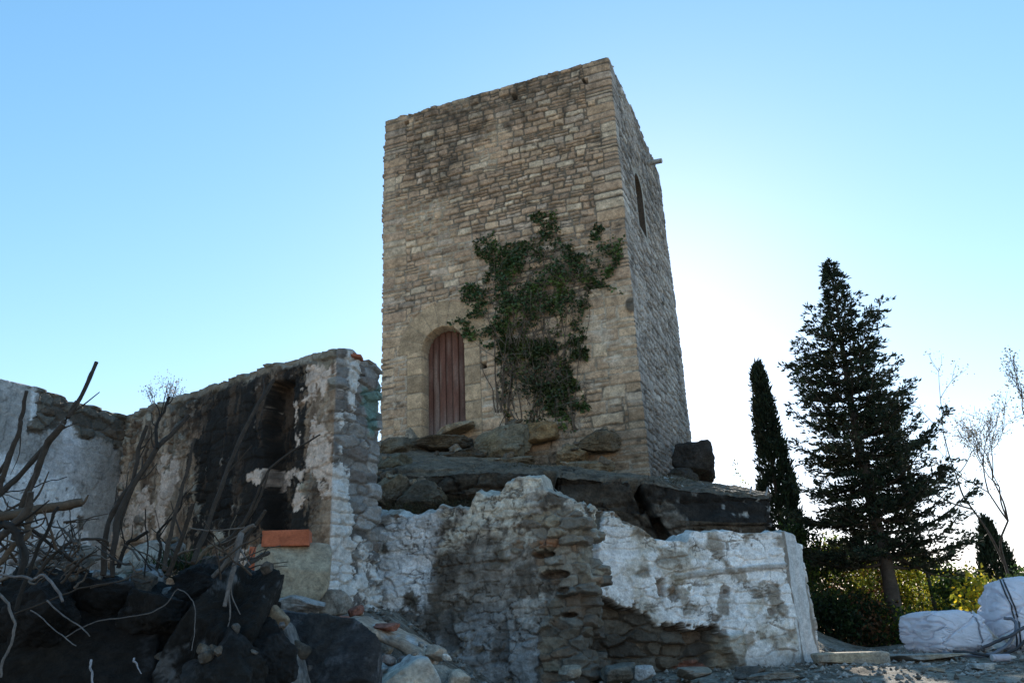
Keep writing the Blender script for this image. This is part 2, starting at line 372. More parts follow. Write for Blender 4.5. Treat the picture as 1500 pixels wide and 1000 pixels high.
# ================================================================== TOWER
TC = np.array([2.556, 16.0]); TD = np.array([-.9352, .3540]); TS = np.array([-TD[1], TD[0]]) * -1     # front (towards left), side (back)
TS = np.array([.3540, .9352]); TW, TSD, TZ = 5.98, 5.72, 13.0
c_fl, c_fr = TC + TD * TW, TC; c_br = TC + TS * TSD; c_bl = c_fl + TS * TSD
FR = Plane2(c_fl, c_fr); SI = Plane2(c_fr, c_br)
tower = empty('stone_tower', (*((c_fl + c_br) / 2), 3.2), 'tall square medieval stone tower with arched wooden door standing on a rock', 'tower')
DU0, DU1, DSP, DTOP, DBOT = 1.06, 2.09, 6.47, 6.985, 4.45
dcx, drad = (DU0 + DU1) / 2, (DU1 - DU0) / 2
def tower_style(P, Z, below):
    U = P
    h1, e1, a1, b1, c1 = masonry(U, Z, 21, (.10, .20), (.14, .46), gap=.014, bevel=.022, relief=.036, split=.30, warp=.07, edge=.019, rnd=.035)
    h2, e2, a2, b2, c2 = masonry(U, Z, 22, (.16, .32), (.22, .70), gap=.012, bevel=.022, relief=.026, split=.50, warp=.05, edge=.018)
    low = ss(.25, -.25, Z - 7.3 + .5 * fb(U*.8, Z*.5, 0, 3, 31)) * (P < TW + .01)
    w = low > .5
    h, e, r1, r2, r3 = [np.where(w, q2, q1) for q1, q2 in ((h1, h2), (e1, e2), (a1, a2), (b1, b2), (c1, c2))]
    # quoins
    hq, eq, aq, bq, cq = masonry(U * 0 + .5, Z, 23, (.15, .32), (3, 4), gap=.012, bevel=.025, relief=.018, split=.55)
    for cpos in (0, TW, TW + TSD):
        dist = np.abs(U - cpos); wd = .34 + .3 * (aq > .5)
        wd = wd + .05 * fb(U*5, Z*5, 0, 3, 24); q = dist < wd; de = ss(.012, .035, wd - dist)
        h = np.where(q, hq * de, h); e = np.where(q, eq * de, e); r2 = np.where(q, bq, r2); r3 = np.where(q, .2 + .5 * cq, r3)
    col = stone_tint(r2, r3)
    pale = np.array([.55, .37, .215])
    col = mix(col, pale[None, None] * (.8 + .35 * r3)[..., None], .35 * low)
    fine = grit(U, Z, 41, 5); col = col * np.clip(1 + .42 * fine, .25, 1.8)[..., None]; h = h + .010 * grit(U, Z, 40, 9, 5)
    mort = mix([.14, .115, .085], [.40, .34, .25], ss(-.15, .35, fb(U*.7, Z*.7, 0, 3, 42) + .5 * low - .2))
    col = mix(mort, col, e)
    # white lime smears in lower courses, dark biological stains high up and in patches
    lime = ss(.28, .5, fb(U*2.2, Z*3.4, 2, 4, 43)) * ss(9.5, 6.0, Z)
    lime = np.maximum(lime, (1 - e) * ss(.0, .25, grit(U, Z, 49, 1.6)) * ss(10, 7, Z)); col = mix(col, [.58, .50, .41], .6 * lime)
    st = fb(U*1.1, Z*.55, 4, 4, 44) + .45 * fb(U*5, Z*2.2, 1, 4, 45)
    stain = ss(.02, .5, st + np.interp(Z, [4, 8, 10.5, 12.2, 13], [-.12, -.06, .12, .42, .85]) - .08)
    stain = stain * np.clip(.55 + .9 * grit(U, Z, 48, 4), 0, 1); stain = np.maximum(stain, ss(.22, .5, fb(U*2.4, Z*6, 9, 5, 46, .65)) * .85)
    col = mix(col, [.05, .042, .033], .78 * stain)
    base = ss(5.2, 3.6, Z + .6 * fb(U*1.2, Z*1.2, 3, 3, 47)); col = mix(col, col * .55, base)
    col = mix(col, col.mean(-1, keepdims=True) * np.array([1.22, .97, .70]), .40 * np.ones_like(U))
    # right-hand side greyed, its tone in shade put into the colour
    side = (P > TW + .02) & (P < TW + TSD)
    g = col.mean(-1, keepdims=True); col = np.where(side[..., None], .7 * g * np.array([1., .98, .94]) * 1.15 + .3 * col, col)
    h = h + .03 * fb(U*.6, Z*.6, 0, 2, 50) + .012 * fb(U*3, Z*3, 0, 3, 51)
    # door opening with dressed surround
    front = P < TW
    dxx, dzz = U - dcx, Z - DSP; r = np.hypot(dxx, np.maximum(dzz, 0)); ang = np.arctan2(dzz, dxx)
    up = dzz > 0; inside = front & np.where(up, r < drad, np.abs(dxx) < drad) & (Z > DBOT)
    ring = front & up & (r < drad + .62) & ~inside
    nv = 9; va = ang / math.pi * nv; vi = np.floor(va); vd = np.minimum(va - vi, vi + 1 - va) * math.pi / nv * r
    er = ss(.0, .014, np.minimum(vd, drad + .62 - r)); rv = _h(vi.astype(np.int64), vi.astype(np.int64)*0, vi.astype(np.int64)*0, 5)
    rc = np.array([.42, .30, .185]) * (.8 + .3 * rv)[..., None] * (1 + .3 * fb(U*6, Z*6, 0, 4, 61))[..., None]
    col = np.where(ring[..., None], mix([.25, .20, .14], rc, er), col); h = np.where(ring, .018 * er + .006 * fb(U*7, Z*7, 0, 3, 62), h)
    jb = front & ~up & (np.abs(dxx) < drad + .40) & ~inside & (Z > DBOT - .1)
    hj, ej, aj, bj, cj = masonry(np.sign(dxx) * 5., Z, 27, (.26, .44), (30, 40), gap=.008, bevel=.02, relief=.016, split=0)
    ej = ej * ss(.004, .022, drad + .40 - np.abs(dxx))
    jc = np.array([.43, .305, .19]) * (.75 + .4 * cj)[..., None] * (1 + .28 * fb(U*5, Z*5, 0, 4, 63))[..., None]
    col = np.where(jb[..., None], mix([.25, .20, .14], jc, ej), col); h = np.where(jb, .018 * ej + .006 * fb(U*7, Z*7, 0, 3, 62), h)
    h = np.where(inside, -.42, h); col = np.where(inside[..., None], np.array([.16, .13, .10]), col)
    # putlog holes
    for px, py, s in ((709, 535, .075), (596, 181, .06), (754, 143, .07), (857, 120, .07), (930, 458, .0)):
        if s:
            u, z = FR.uv(px, py); k = front & (np.abs(U - u) < s) & (np.abs(Z - z) < s); h = np.where(k, -.25, h); col = np.where(k[..., None], np.array([.05, .045, .04]), col)
    u, z = FR.uv(926, 447); k = ss(.17, .10, np.hypot(U - u, (Z - z) * .8)) * front; h = h + .05 * k; col = mix(col, [.05, .05, .045], k * .85)
    # side window
    u0, u1, zb_, zs = TW + 1.62, TW + 2.34, 9.35, 10.50; wc, wr_ = (u0 + u1) / 2, (u1 - u0) / 2
    rw = np.hypot(U - wc, np.maximum(Z - zs, 0)); wi = (rw < wr_) & (Z > zb_)
    wf = (rw < wr_ + .22) & (Z > zb_ - .15) & ~wi
    col = np.where(wf[..., None], np.array([.34, .31, .26]) * (1 + .3 * fb(U*6, Z*6, 0, 3, 64))[..., None], col); h = np.where(wf, .02, h)
    h = np.where(wi, -.30, h); col = np.where((rw < wr_ + .045)[..., None] & (Z > zb_ - .03)[..., None], np.array([.06, .042, .028]), col)
    return h, col
ctr = (c_fl + c_br) / 2
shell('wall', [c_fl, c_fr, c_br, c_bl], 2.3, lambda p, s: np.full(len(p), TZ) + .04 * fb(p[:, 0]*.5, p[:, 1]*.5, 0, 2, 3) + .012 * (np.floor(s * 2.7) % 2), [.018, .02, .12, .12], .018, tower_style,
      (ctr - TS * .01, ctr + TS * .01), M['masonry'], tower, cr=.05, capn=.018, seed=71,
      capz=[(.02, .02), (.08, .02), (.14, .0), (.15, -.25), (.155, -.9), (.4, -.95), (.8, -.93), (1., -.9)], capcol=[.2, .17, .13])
# door
DOFF = -.30
def door_mesh():
    mb = MB(); npl = 7; wpl = (drad * 2 + .1) / npl; u0 = DU0 - .05
    for k in range(npl):
        ua, ub = u0 + k * wpl + .006, u0 + (k + 1) * wpl - .006
        us = np.array([ua, ua + .004, ua + .012, (ua+ub)/2, ub - .012, ub - .004, ub]); off = np.array([-.04, -.008, 0, .002, 0, -.008, -.04]) + .006 * ((k * 37) % 5 - 2) / 2
        zs = np.linspace(DBOT - .15, DTOP + .02, 60); Ug, Zg = np.meshgrid(us, zs)
        o = DOFF + off[None] + .003 * fb(Ug*30, Zg*2, k, 3, 77)
        V = np.stack([FR.a[0] + FR.d[0]*Ug + FR.n[0]*o, FR.a[1] + FR.d[1]*Ug + FR.n[1]*o, Zg], -1)
        t = [.115, .10, .13, .11, .135, .095, .105][k]
        wear = ss(.0, .6, fb(Ug*40 + k*9, Zg*1.5, k, 4, 78)); c = mix(np.array([1.1, .50, .35]) * t, np.array([.24, .165, .13]), wear * .8)
        c = c * (1 + .35 * fb(Ug*60, Zg*3, k, 3, 79))[..., None]
        c = mix(c, [.22, .19, .17], .5 * ss(5.4, 4.5, Zg + .4 * fb(Ug*9, Zg, 0, 2, 80)))
        mb.add(V.reshape(-1, 3), gridfaces(60, 7), c.reshape(-1, 3))
    return mb
door = door_mesh().build('door', M['wood'], tower)
def box_between(mb, plane, u0, u1, z0, z1, o0, o1, col):
    V = [plane.at(u, z, o) for o in (o0, o1) for z in (z0, z1) for u in (u0, u1)]
    F = [[0,1,3,2],[4,6,7,5],[0,4,5,1],[2,3,7,6],[0,2,6,4],[1,5,7,3]]
    mb.add(V, F, col)
mb = MB(); box_between(mb, FR, DU1 - .055, DU1 - .015, 4.9, 6.3, DOFF - .01, DOFF + .022, [.03, .028, .027])
for z in (5.15, 5.6, 6.05): box_between(mb, FR, DU1 - .075, DU1 - .005, z, z + .03, DOFF - .01, DOFF + .03, [.10, .09, .085])
st = mb.build('iron_strip', M['stone'], tower, smooth=False); st.parent = door
mb = MB(); box_between(mb, SI, 1.55, 2.4, 9.2, 10.95, -.29, -.26, [.075, .05, .035])
for k in range(5): box_between(mb, SI, 1.6 + k*.15, 1.73 + k*.15, 9.2, 10.95, -.26, -.245, [.09, .06, .04])
mb.build('window', M['wood'], tower, smooth=False)
mb = MB(); q = SI.at(4.05, 12.47, -.1); q1 = SI.at(4.05, 12.44, .36)
tube(mb, [q, q1], .075, .07, [.36, .35, .33], n=14, k=3)
mb.build('drain_spout', M['stone'], tower)

# ================================================================== ROCK OUTCROP under the tower
# profile rows: x positions share columns; every row is a run of (px, py, depth)
cx = [470, 560, 606, 700, 746, 811, 870, 930, 1000, 1070, 1128]
rows_ = [
    [(660, 18.4), (655, 18.4), (652, 18.2), (668, 17.8), (676, 17.4), (684, 16.7), (690, 16.3), (696, 16.0), (700, 17.0), (711, 16.5), (720, 15.8)],      # at the tower's foot
    [(690, 14.2), (688, 14.1), (687, 13.9), (685, 13.7), (686, 13.6), (690, 13.4), (694, 13.3), (699, 13.25), (708, 13.3), (717, 13.4), (724, 13.6)],      # front edge of the top
    [(702, 14.0), (700, 13.95), (697, 13.72), (692, 13.5), (692, 13.42), (697, 13.2), (701, 13.12), (706, 13.08), (715, 13.1), (724, 13.2), (730, 13.45)],
    [(742, 14.1), (738, 14.0), (728, 13.85), (722, 13.55), (726, 13.5), (735, 13.25), (742, 13.15), (752, 13.1), (762, 13.12), (765, 13.2), (765, 13.45)],
    [(760, 14.4), (762, 14.4), (756, 14.5), (752, 14.3), (752, 14.1), (775, 13.7), (790, 13.5), (800, 13.4), (800, 13.4), (800, 13.5), (800, 13.7)],      # undercut
    [(900, 14.2), (900, 14.2), (900, 14.2), (900, 14.1), (900, 14.0), (900, 13.9), (900, 13.8), (900, 13.8), (920, 13.8), (935, 13.8), (935, 14.0)],
]
def loft(rows3, nu, nv, sharp=True):
    A = np.array(rows3); m, n = A.shape[:2]
    tu = np.linspace(0, n - 1, nu); i = np.minimum(tu.astype(int), n - 2); f = (tu - i)[None, :, None]
    B = A[:, i] * (1 - f) + A[:, i + 1] * f
    d = np.concatenate([[0], np.cumsum(np.linalg.norm(np.diff(A.mean(1), axis=0), axis=1))]); d /= d[-1]
    tv = np.unique(np.concatenate([np.linspace(0, 1, nv), d])); j = np.clip(np.searchsorted(d, tv, 'right') - 1, 0, m - 2); g = ((tv - d[j]) / (d[j+1] - d[j]))[:, None, None]
    return B[j] * (1 - g) + B[j + 1] * g
r3 = []
for rr_ in rows_:
    L = [at(cx[k], p, y) for k, (p, y) in enumerate(rr_)]
    e = L[-1]; b = L[0]
    L = [b + np.array([-3.0, 2.5, 0]), b + np.array([-1.2, .3, 0])] + L + [e + np.array([.16, .35, 0]), e + np.array([.22, 1.5, 0]), e + np.array([-.4, 5.0, .2]), e + np.array([-2.5, 8.5, .3])]
    r3.append(L)
V = loft(r3, 620, 200); du_ = np.gradient(V, axis=1); dv_ = np.gradient(V, axis=0); Nn = np.cross(dv_, du_); Nn /= np.linalg.norm(Nn, axis=2)[..., None] + 1e-9
if (Nn[len(Nn)//2, 300] @ np.array([0, -1, 0])) < 0: Nn = -Nn
x, y, z = V[..., 0], V[..., 1], V[..., 2]
hh = .05 * fb(x*6, y*6, z*9, 5, 90, .7) - .10 * np.abs(fb(x*1.5, y*1.5, z*2.5, 4, 89)) + .20 * fb(x*.7, y*.7, z*.9, 3, 91) + .09 * fb(x*2.2, y*2.2, z*4, 4, 92) + .03 * fb(x*8, y*8, z*12, 3, 93)
def qz(x, y, z, w): return np.abs(((z / w + .35 * fb(x*.8, y*.8, z*.3, 3, 94)) % 1) - .5) * 2
hh -= .09 * ss(.88, 1.0, qz(x, y, z, .42)); ckr = ss(.03, .0, np.abs(fb(x*.9, y*.9, z*1.6, 5, 88))); hh -= .07 * ckr
ODP = {}
def opoly(P, Y): return [tuple(at(a, b, Y)[[0, 2]]) for a, b in P]
crack = sdpoly(x, z, opoly([(922, 704), (934, 704), (952, 740), (990, 792), (972, 792), (945, 752)], 13.1)); fr = ss(14.0, 13.6, y)
hh -= .5 * ss(-.03, .02, crack + .03 * fb(x*5, y*5, z*5, 2, 3)) * fr
gapm = sdpoly(x, z, opoly([(797, 690), (815, 692), (811, 760), (795, 730)], 13.3)); hh -= .35 * ss(-.02, .03, gapm) * fr
V = V + Nn * hh[..., None] * np.array([1, 1, .55])
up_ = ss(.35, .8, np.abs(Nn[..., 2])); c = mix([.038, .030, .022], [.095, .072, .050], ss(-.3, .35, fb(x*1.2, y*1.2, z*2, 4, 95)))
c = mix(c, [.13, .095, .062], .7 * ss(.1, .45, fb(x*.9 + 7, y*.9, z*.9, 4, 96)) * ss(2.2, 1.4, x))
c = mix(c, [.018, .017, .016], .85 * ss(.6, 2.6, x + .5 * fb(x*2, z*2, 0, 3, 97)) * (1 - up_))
c = mix(c, [.20, .16, .115], up_ * .7 * (.7 + .3 * fb(x*5, y*5, 0, 3, 98)))  # upward faces painted paler for the sky light on the ledge top
pal_ = sdpoly(x, z, opoly([(955, 745), (985, 738), (1010, 770), (1000, 795), (990, 790)], 13.1)); c = mix(c, [.21, .18, .145], ss(-.08, .05, pal_ + .08 * fb(x*4, z*4, 1, 3, 99)) * .8)
c = mix(c, [.42, .42, .40], ss(.42, .55, fb(x*8, y*8, z*8, 2, 100)) * ss(2.2, 3.0, x) * .8)
c = mix(c, [.02, .017, .014], .7 * ckr); c = c * np.clip(1 + .75 * fb(x*5, y*5, z*8, 6, 101, .72), .3, 2)[..., None]
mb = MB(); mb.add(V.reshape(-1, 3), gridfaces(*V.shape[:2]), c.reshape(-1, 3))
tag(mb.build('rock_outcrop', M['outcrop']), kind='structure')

# boulders and footing stones between the tower and the ledge  (px, py, Y, width, depth, height)
SANDY, DARKR, GREYR = (.22, .165, .105), (.085, .07, .052), (.20, .19, .17)
def foot(px, py, Y, s, base, seed, label, rz=-.3, **k):
    rock('boulder', at(px, py, Y), s, base, seed, label, 'boulder', 'boulders at the foot of the tower', (k.pop('rx', 0), k.pop('ry', 0), rz), M['outcrop'], n=k.pop('n', 40), facets=k.pop('facets', 18), rough=k.pop('rough', .10), strata=.012, **k)
foot(585, 662, 17.6, (1.5, 1.2, .62), (.11, .095, .07), 201, 'dark squared boulder under the left corner of the tower', box=.5, ry=.02)
foot(600, 645, 17.35, (.25, .3, .6), (.24, .20, .15), 202, 'small upright pale stone below the left of the tower door', box=.3)
foot(655, 648, 17.1, (1.2, .9, .36), (.09, .075, .055), 203, 'dark flat step stone right below the tower door', box=.6)
foot(668, 628, 17.3, (.9, .7, .26), (.27, .21, .14), 204, 'sandy sill stone lying against the foot of the wooden door', box=.4, ry=-.12)
foot(655, 673, 16.6, (1.7, 1.0, .30), (.10, .085, .065), 205, 'long dark slab forming the lowest step under the tower door', box=.6)
foot(735, 655, 16.65, (1.35, .9, .72), (.17, .145, .10), 206, 'big grey sloping boulder right of the door steps', box=.35, ry=-.08)
foot(790, 634, 16.75, (.85, .8, .5), (.21, .15, .085), 207, 'brown boulder beneath the ivy stems on the tower wall', box=.3)
foot(700, 683, 16.3, (2.2, .8, .26), (.16, .13, .09), 208, 'long low ledge stone below the big grey boulder', box=.6)
foot(838, 668, 16.25, (.65, .6, .42), SANDY, 209, 'rounded sandy boulder in the middle of the tower footing', box=.2)
foot(880, 648, 16.2, (1.0, .7, .52), (.12, .095, .065), 210, 'dark brown wedge boulder in the tower foot near the right corner', box=.35, ry=.06)
foot(850, 690, 15.95, (1.3, .7, .3), (.19, .15, .10), 211, 'flat sandy footing stone just above the ledge at right', box=.5)
foot(618, 735, 13.5, (.95, .8, .6), (.10, .085, .065), 212, 'dark rounded boulder under the left end of the rock ledge', box=.2)
foot(575, 720, 13.6, (.75, .7, .55), (.15, .13, .10), 213, 'grey boulder hard against the burnt wall below the steps', box=.3)
foot(565, 690, 14.6, (.9, .8, .55), (.14, .12, .08), 214, 'mossy squared boulder above the grey one beside the burnt wall', box=.5)
foot(568, 762, 12.6, (.75, .5, .18), (.30, .26, .20), 215, 'flat pale capstone on the plastered ruin wall beside the burnt wall', box=.4)
foot(1016, 678, 18.6, (.92, 1.0, .85), (.04, .036, .032), 216, 'dark block boulder standing at the right rear corner of the tower', box=.6, facets=6, rough=.09)
foot(1000, 700, 18.0, (.7, .9, .5), (.05, .044, .036), 217, 'low dark boulder under the block at the tower right rear corner', box=.5)

# ================================================================== RUINED WALLS
WHITE = np.array([.62, .60, .56])
SPAL = np.array([[.25, .205, .15], [.30, .25, .18], [.20, .175, .14], [.34, .30, .24], [.17, .14, .11], [.24, .165, .11], [.28, .26, .22]])
def topline(P, plane):
    uz = np.array([plane.uv(*p) for p in P]); uz = uz[np.argsort(uz[:, 0])]
    return lambda u: np.interp(u, uz[:, 0], uz[:, 1])
def wallparts(plane, T):
    a, b = plane.a, plane.b; n = -plane.n
    return [a, b, b + n*T, a + n*T], (a + n*T*.5, b + n*T*.5)

# ---- burnt wall
yb = 9.0; e1 = at(492, 515, yb); zt0 = e1[2]
c_ = atz(186, 610, zt0); BW = Plane2(c_[:2], e1[:2]); BL = BW.L
tl_b = topline([(186, 611), (215, 601), (300, 571), (370, 548), (430, 528), (470, 518), (492, 514)], BW)
endB = None
nB = -BW.n; TB = .72
END = Plane2(BW.b, BW.b + nB * TB)
tl_e = topline([(492, 514), (520, 524), (545, 537), (556, 546)], END)
burnt = empty('burnt_wall', (*(BW.a + BW.b) / 2, .9), 'soot blackened ruin wall with peeling plaster and broken end, left of the tower', 'ruin wall')
def burnt_style(P, Z, below):
    U = P; fr = P <= BL; en = (P > BL) & (P < BL + TB)
    h, e, r1, r2, r3 = fieldstone(U, Z, 301, .26, .125, relief=.045)
    col = mix([.22, .19, .15], stone_tint(r2, r3, SPAL), e) * (1 + .3 * fb(U*9, Z*9, 0, 4, 302))[..., None]
    # plaster skin on the front, mostly dirty brown, hanging in vertical streaks
    g1 = grit(U, Z, 303, 5); streak = fb(U*6, Z*.6, 0, 5, 303, .65); pm = ss(-.02, .03, .16 + .55 * fb(U*1.6, Z*1.1, 0, 4, 304) + .25 * streak + .30 * g1 - .5 * ss(.25, .02, below))
    tan = mix([.15, .095, .06], [.47, .345, .24], ss(-.25, .4, streak + .55 * g1))
    so0 = sdpoly(U, Z, BW.poly([(292, 800), (296, 660), (312, 600), (345, 572), (390, 552), (436, 540), (440, 560), (434, 610), (432, 800)]))
    wm = ss(.0, .05, fb(U*2.6, Z*1.0, 3, 4, 306) + .5 * grit(U, Z*.6, 307, 5) - .36 - 2 * ss(-.05, .05, so0))
    for P_ in ([(238, 668), (262, 655), (268, 700), (252, 745), (236, 742)], [(205, 722), (222, 712), (222, 790), (205, 790)], [(366, 690), (412, 675), (414, 702), (395, 715), (366, 708)],
               [(433, 590), (442, 588), (440, 655), (433, 655)], [(437, 690), (450, 688), (447, 748), (436, 748)], [(228, 742), (250, 735), (246, 790), (226, 790)]):
        wm = np.maximum(wm, ss(-.01, .015, sdpoly(U, Z, BW.poly(P_)) + .13 * grit(U, Z*.7, 308, 5) - .02))
    wm = np.where(en, 0, wm)
    pc = mix(tan, np.array([.62, .48, .385]), wm * .92) * np.clip(1 + .30 * grit(U, Z, 309, 9), .3, 1.7)[..., None]
    ck = ss(.035, .0, np.abs(fb(U*3.5, Z*2.2, 0, 4, 300))) * (1 - wm * .5); pc = mix(pc, [.04, .03, .025], .7 * ck)
    pmf = np.where(fr, pm, 0); h = h * (1 - .6 * pmf) + .02 * pmf * (1 + .5 * fb(U*6, Z*4, 0, 3, 310)) + .016 * wm * pmf + .010 * g1 * pmf - .012 * ck * pmf; col = mix(col, pc, pmf)
    # chimney flue cut into the wall
    fl = sdpoly(U, Z, BW.poly([(400, 560), (436, 556), (430, 800), (390, 800), (392, 640)])); fm = ss(-.01, .025, fl + .07 * fb(U*4, Z*3, 0, 4, 311)) * fr; h = h - .26 * fm
    # soot
    sd_ = np.minimum(so0, .28) + .20 * fb(U*2.1, Z*.9, 0, 5, 312, .6)
    so = ss(-.03, .07, sd_ + .10 + .55 * streak + .34 * g1); so = np.maximum(so, ss(.0, .18, so0 - .05 + .25 * g1))
    so = np.maximum(so, .85 * ss(.0, .3, streak + .4 * g1) * ss(-1.1, -.05, sd_)); so = np.maximum(so, .9 * ss(.62, .2, below + .3 * g1 + .25 * streak) * ss(.05, .12, below) * ss(BW.uv(215, 620)[0], BW.uv(290, 620)[0], U) * ss(BW.uv(470, 600)[0], BW.uv(430, 600)[0], U)); so = np.maximum(so, .7 * ss(.1, .38, fb(U*4.5, Z*.45, 7, 5, 322, .65) + .3 * g1) * ss(.9, .1, below - .9)); so = so * np.clip(1.06 - .5 * ss(.15, .5, grit(U, Z*.6, 314, 3.5)), 0, 1)
    so = so * np.where(wm > .5, ss(.1, .3, grit(U, Z*.5, 315, 4)) * .7, 1) * fr
    col = mix(col, [.0085, .0075, .0065], .97 * so); char = fb(U*7, Z*.55, 8, 5, 323, .65) + .5 * grit(U, Z*.6, 324, 4)
    col = mix(col, [.085, .055, .036], .75 * so * ss(.08, .45, char)); col = mix(col, [.30, .24, .19], so * .8 * ss(.62, .75, grit(U, Z*.7, 326, 5) + .3 * char)); h = h + so * .03 * (ridge(U, Z*.5, 325, 3.2, 5) + char * .6)
    top = ss(.14, .02, below + .06 * fb(U*5, Z*5, 0, 2, 315)) * fr; col = mix(col, np.array([.25, .21, .16]) * (1 + .4 * fb(U*9, Z*9, 0, 3, 316))[..., None], .75 * top)
    # broken end: white lime, green paint patch
    q = U - BL; wl_ = ss(.0, .05, fb(U*3.0, Z*1.3, 5, 4, 317) + .45 * grit(U, Z*.7, 317, 5) + .35 * ss(.2, .05, np.abs(q - .14)) - .27) * en; col = mix(col, col.mean(-1, keepdims=True) * np.array([.98, .98, 1.0]) * .95, en * .7); col = mix(col, [.60, .585, .56], wl_ * .9); h = h + .02 * wl_
    gp_ = ss(-.03, .04, sdpoly(U, Z, [(a + BL, b) for a, b in END.poly([(527, 572), (551, 566), (552, 600), (546, 640), (530, 640)])]) + .08 * fb(U*6, Z*5, 0, 3, 318)) * en
    col = mix(col, [.11, .20, .175], gp_ * .8)
    h = h + np.where(en, .05 * fb(q*4, Z*3.2, 0, 4, 319) + .05 * fb(q*2, Z*1.2, 2, 2, 320) + .03 * ridge(q, Z, 320, 3), .02 * fb(U*1.5, Z*1.5, 0, 2, 321))
    return h, col
cs, md_ = wallparts(BW, TB)
def btop(p, s):
    u = (p - BW.a) @ BW.d; q = (p - BW.a) @ nB
    return tl_b(np.clip(u, 0, BL)) + np.where(u > BL - .5, (tl_e(np.clip(q, 0, TB)) - tl_e(0)) * ss(BL - .5, BL, u), 0) + .03 * (np.floor(u * 3.1 + 2 * fb(u * 1.3, 3, 0, 2, 6)) % 2) * (u < BL - .3)
shell('wall', cs, -.4, btop, [.014, .012, .15, .15], .014, burnt_style, md_, M['plaster'], burnt, cr=.05, capn=.05, capcol=[.27, .23, .18], seed=330)
mb = MB()
for px, py, s in ((505, 519, (.26, .2, .05)), (521, 525, (.2, .2, .05))):
    P, F = rock_shape(s, int(px), box=.6, n=10); mb.add(P @ rotm(0, .1, .4).T + at(px, py, 9.15) + np.array([0, 0, .01]), F, [.34, .12, .07])
mb.build('brick', M['brick'], burnt)

# ---- grey plastered wall at the left edge, meeting the burnt wall in the corner
pl0 = atz(-150, 492, zt0); LW = Plane2(pl0[:2], BW.a + (BW.a - pl0[:2]) / np.linalg.norm(BW.a - pl0[:2]) * .02)
tl_l = topline([(-150, 508), (0, 556), (40, 566), (92, 581), (96, 588), (130, 594), (160, 604), (186, 611)], LW)
greyw = empty('plastered_wall', (*(LW.a + LW.b) / 2, .9), 'grey and white plastered ruin wall at the left edge, meeting the burnt wall', 'ruin wall')
def grey_style(P, Z, below):
    U = P; h, e, r1, r2, r3 = fieldstone(U, Z, 341, .26, .13, relief=.045)
    col = mix([.15, .13, .11], stone_tint(r2, r3, SPAL) * .7, e) * (1 + .3 * fb(U*9, Z*9, 0, 4, 342))[..., None]
    ex = sdpoly(U, Z, LW.poly([(46, 560), (190, 600), (190, 640), (170, 655), (140, 640), (112, 640), (95, 622), (60, 632), (38, 636), (44, 600)])) + .12 * fb(U*3, Z*3, 0, 4, 343) + .10 * grit(U, Z, 343, 5)
    pm = 1 - ss(-.03, .02, ex); hole = ss(.02, .05, .1 - np.hypot(U - LW.uv(112, 768)[0], (Z - LW.uv(112, 768)[1]) * .7) + .05 * fb(U*9, Z*9, 0, 3, 344)); pm = pm * (1 - hole)
    pc = mix(np.array([.70, .69, .70]), np.array([.42, .40, .38]), ss(-.25, .3, fb(U*1.2, Z*.8, 0, 4, 345) + .5 * ss(LW.L - 1.1, LW.L - .1, U)))
    whi = ss(-.02, .04, sdpoly(U, Z, LW.poly([(-160, 640), (20, 668), (70, 690), (112, 705), (108, 740), (125, 800), (-160, 830)])) + .12 * fb(U*3, Z*3, 0, 4, 346) + .12 * grit(U, Z, 346, 4))
    whi = np.maximum(whi, ss(-.02, .02, sdpoly(U, Z, LW.poly([(42, 566), (54, 572), (50, 622), (38, 640)])) + .03 * fb(U*9, Z*9, 0, 3, 347)))
    pc = mix(pc, [.74, .745, .75], whi) * np.clip(1 + .22 * grit(U, Z, 348, 5), .4, 1.5)[..., None]; ck = ss(.022, .0, np.abs(fb(U*1.8, Z*1.8, 0, 4, 339))); pc = mix(pc, [.08, .07, .06], .5 * ck)
    pit = ss(.42, .52, fb(U*16, Z*13, 0, 3, 349)) * whi; pc = mix(pc, [.15, .13, .11], pit * .8)
    soot = ss(LW.L - .55, LW.L, U + .25 * fb(U*3, Z*1.2, 0, 4, 350)) * ss(1.3, 2.7, Z + .4 * fb(U*2, Z*2, 0, 3, 351)); pc = mix(pc, [.11, .09, .07], .6 * soot)
    col = mix(col, [.10, .085, .07], .45 * np.ones_like(U)); col = mix(col, pc, pm); h = h * (1 - .85 * pm) + .035 * pm + .008 * fb(U*2, Z*2, 0, 3, 352) - .01 * pit + .006 * whi
    return h, col
cs, md_ = wallparts(LW, .55)
shell('wall', cs, -.4, lambda p, s: tl_l(np.clip((p - LW.a) @ LW.d, 0, LW.L)), [.016, .1, .15, .15], .015, grey_style, md_, M['plaster'], greyw, cr=.04, capn=.03, capcol=[.25, .23, .2], seed=360)

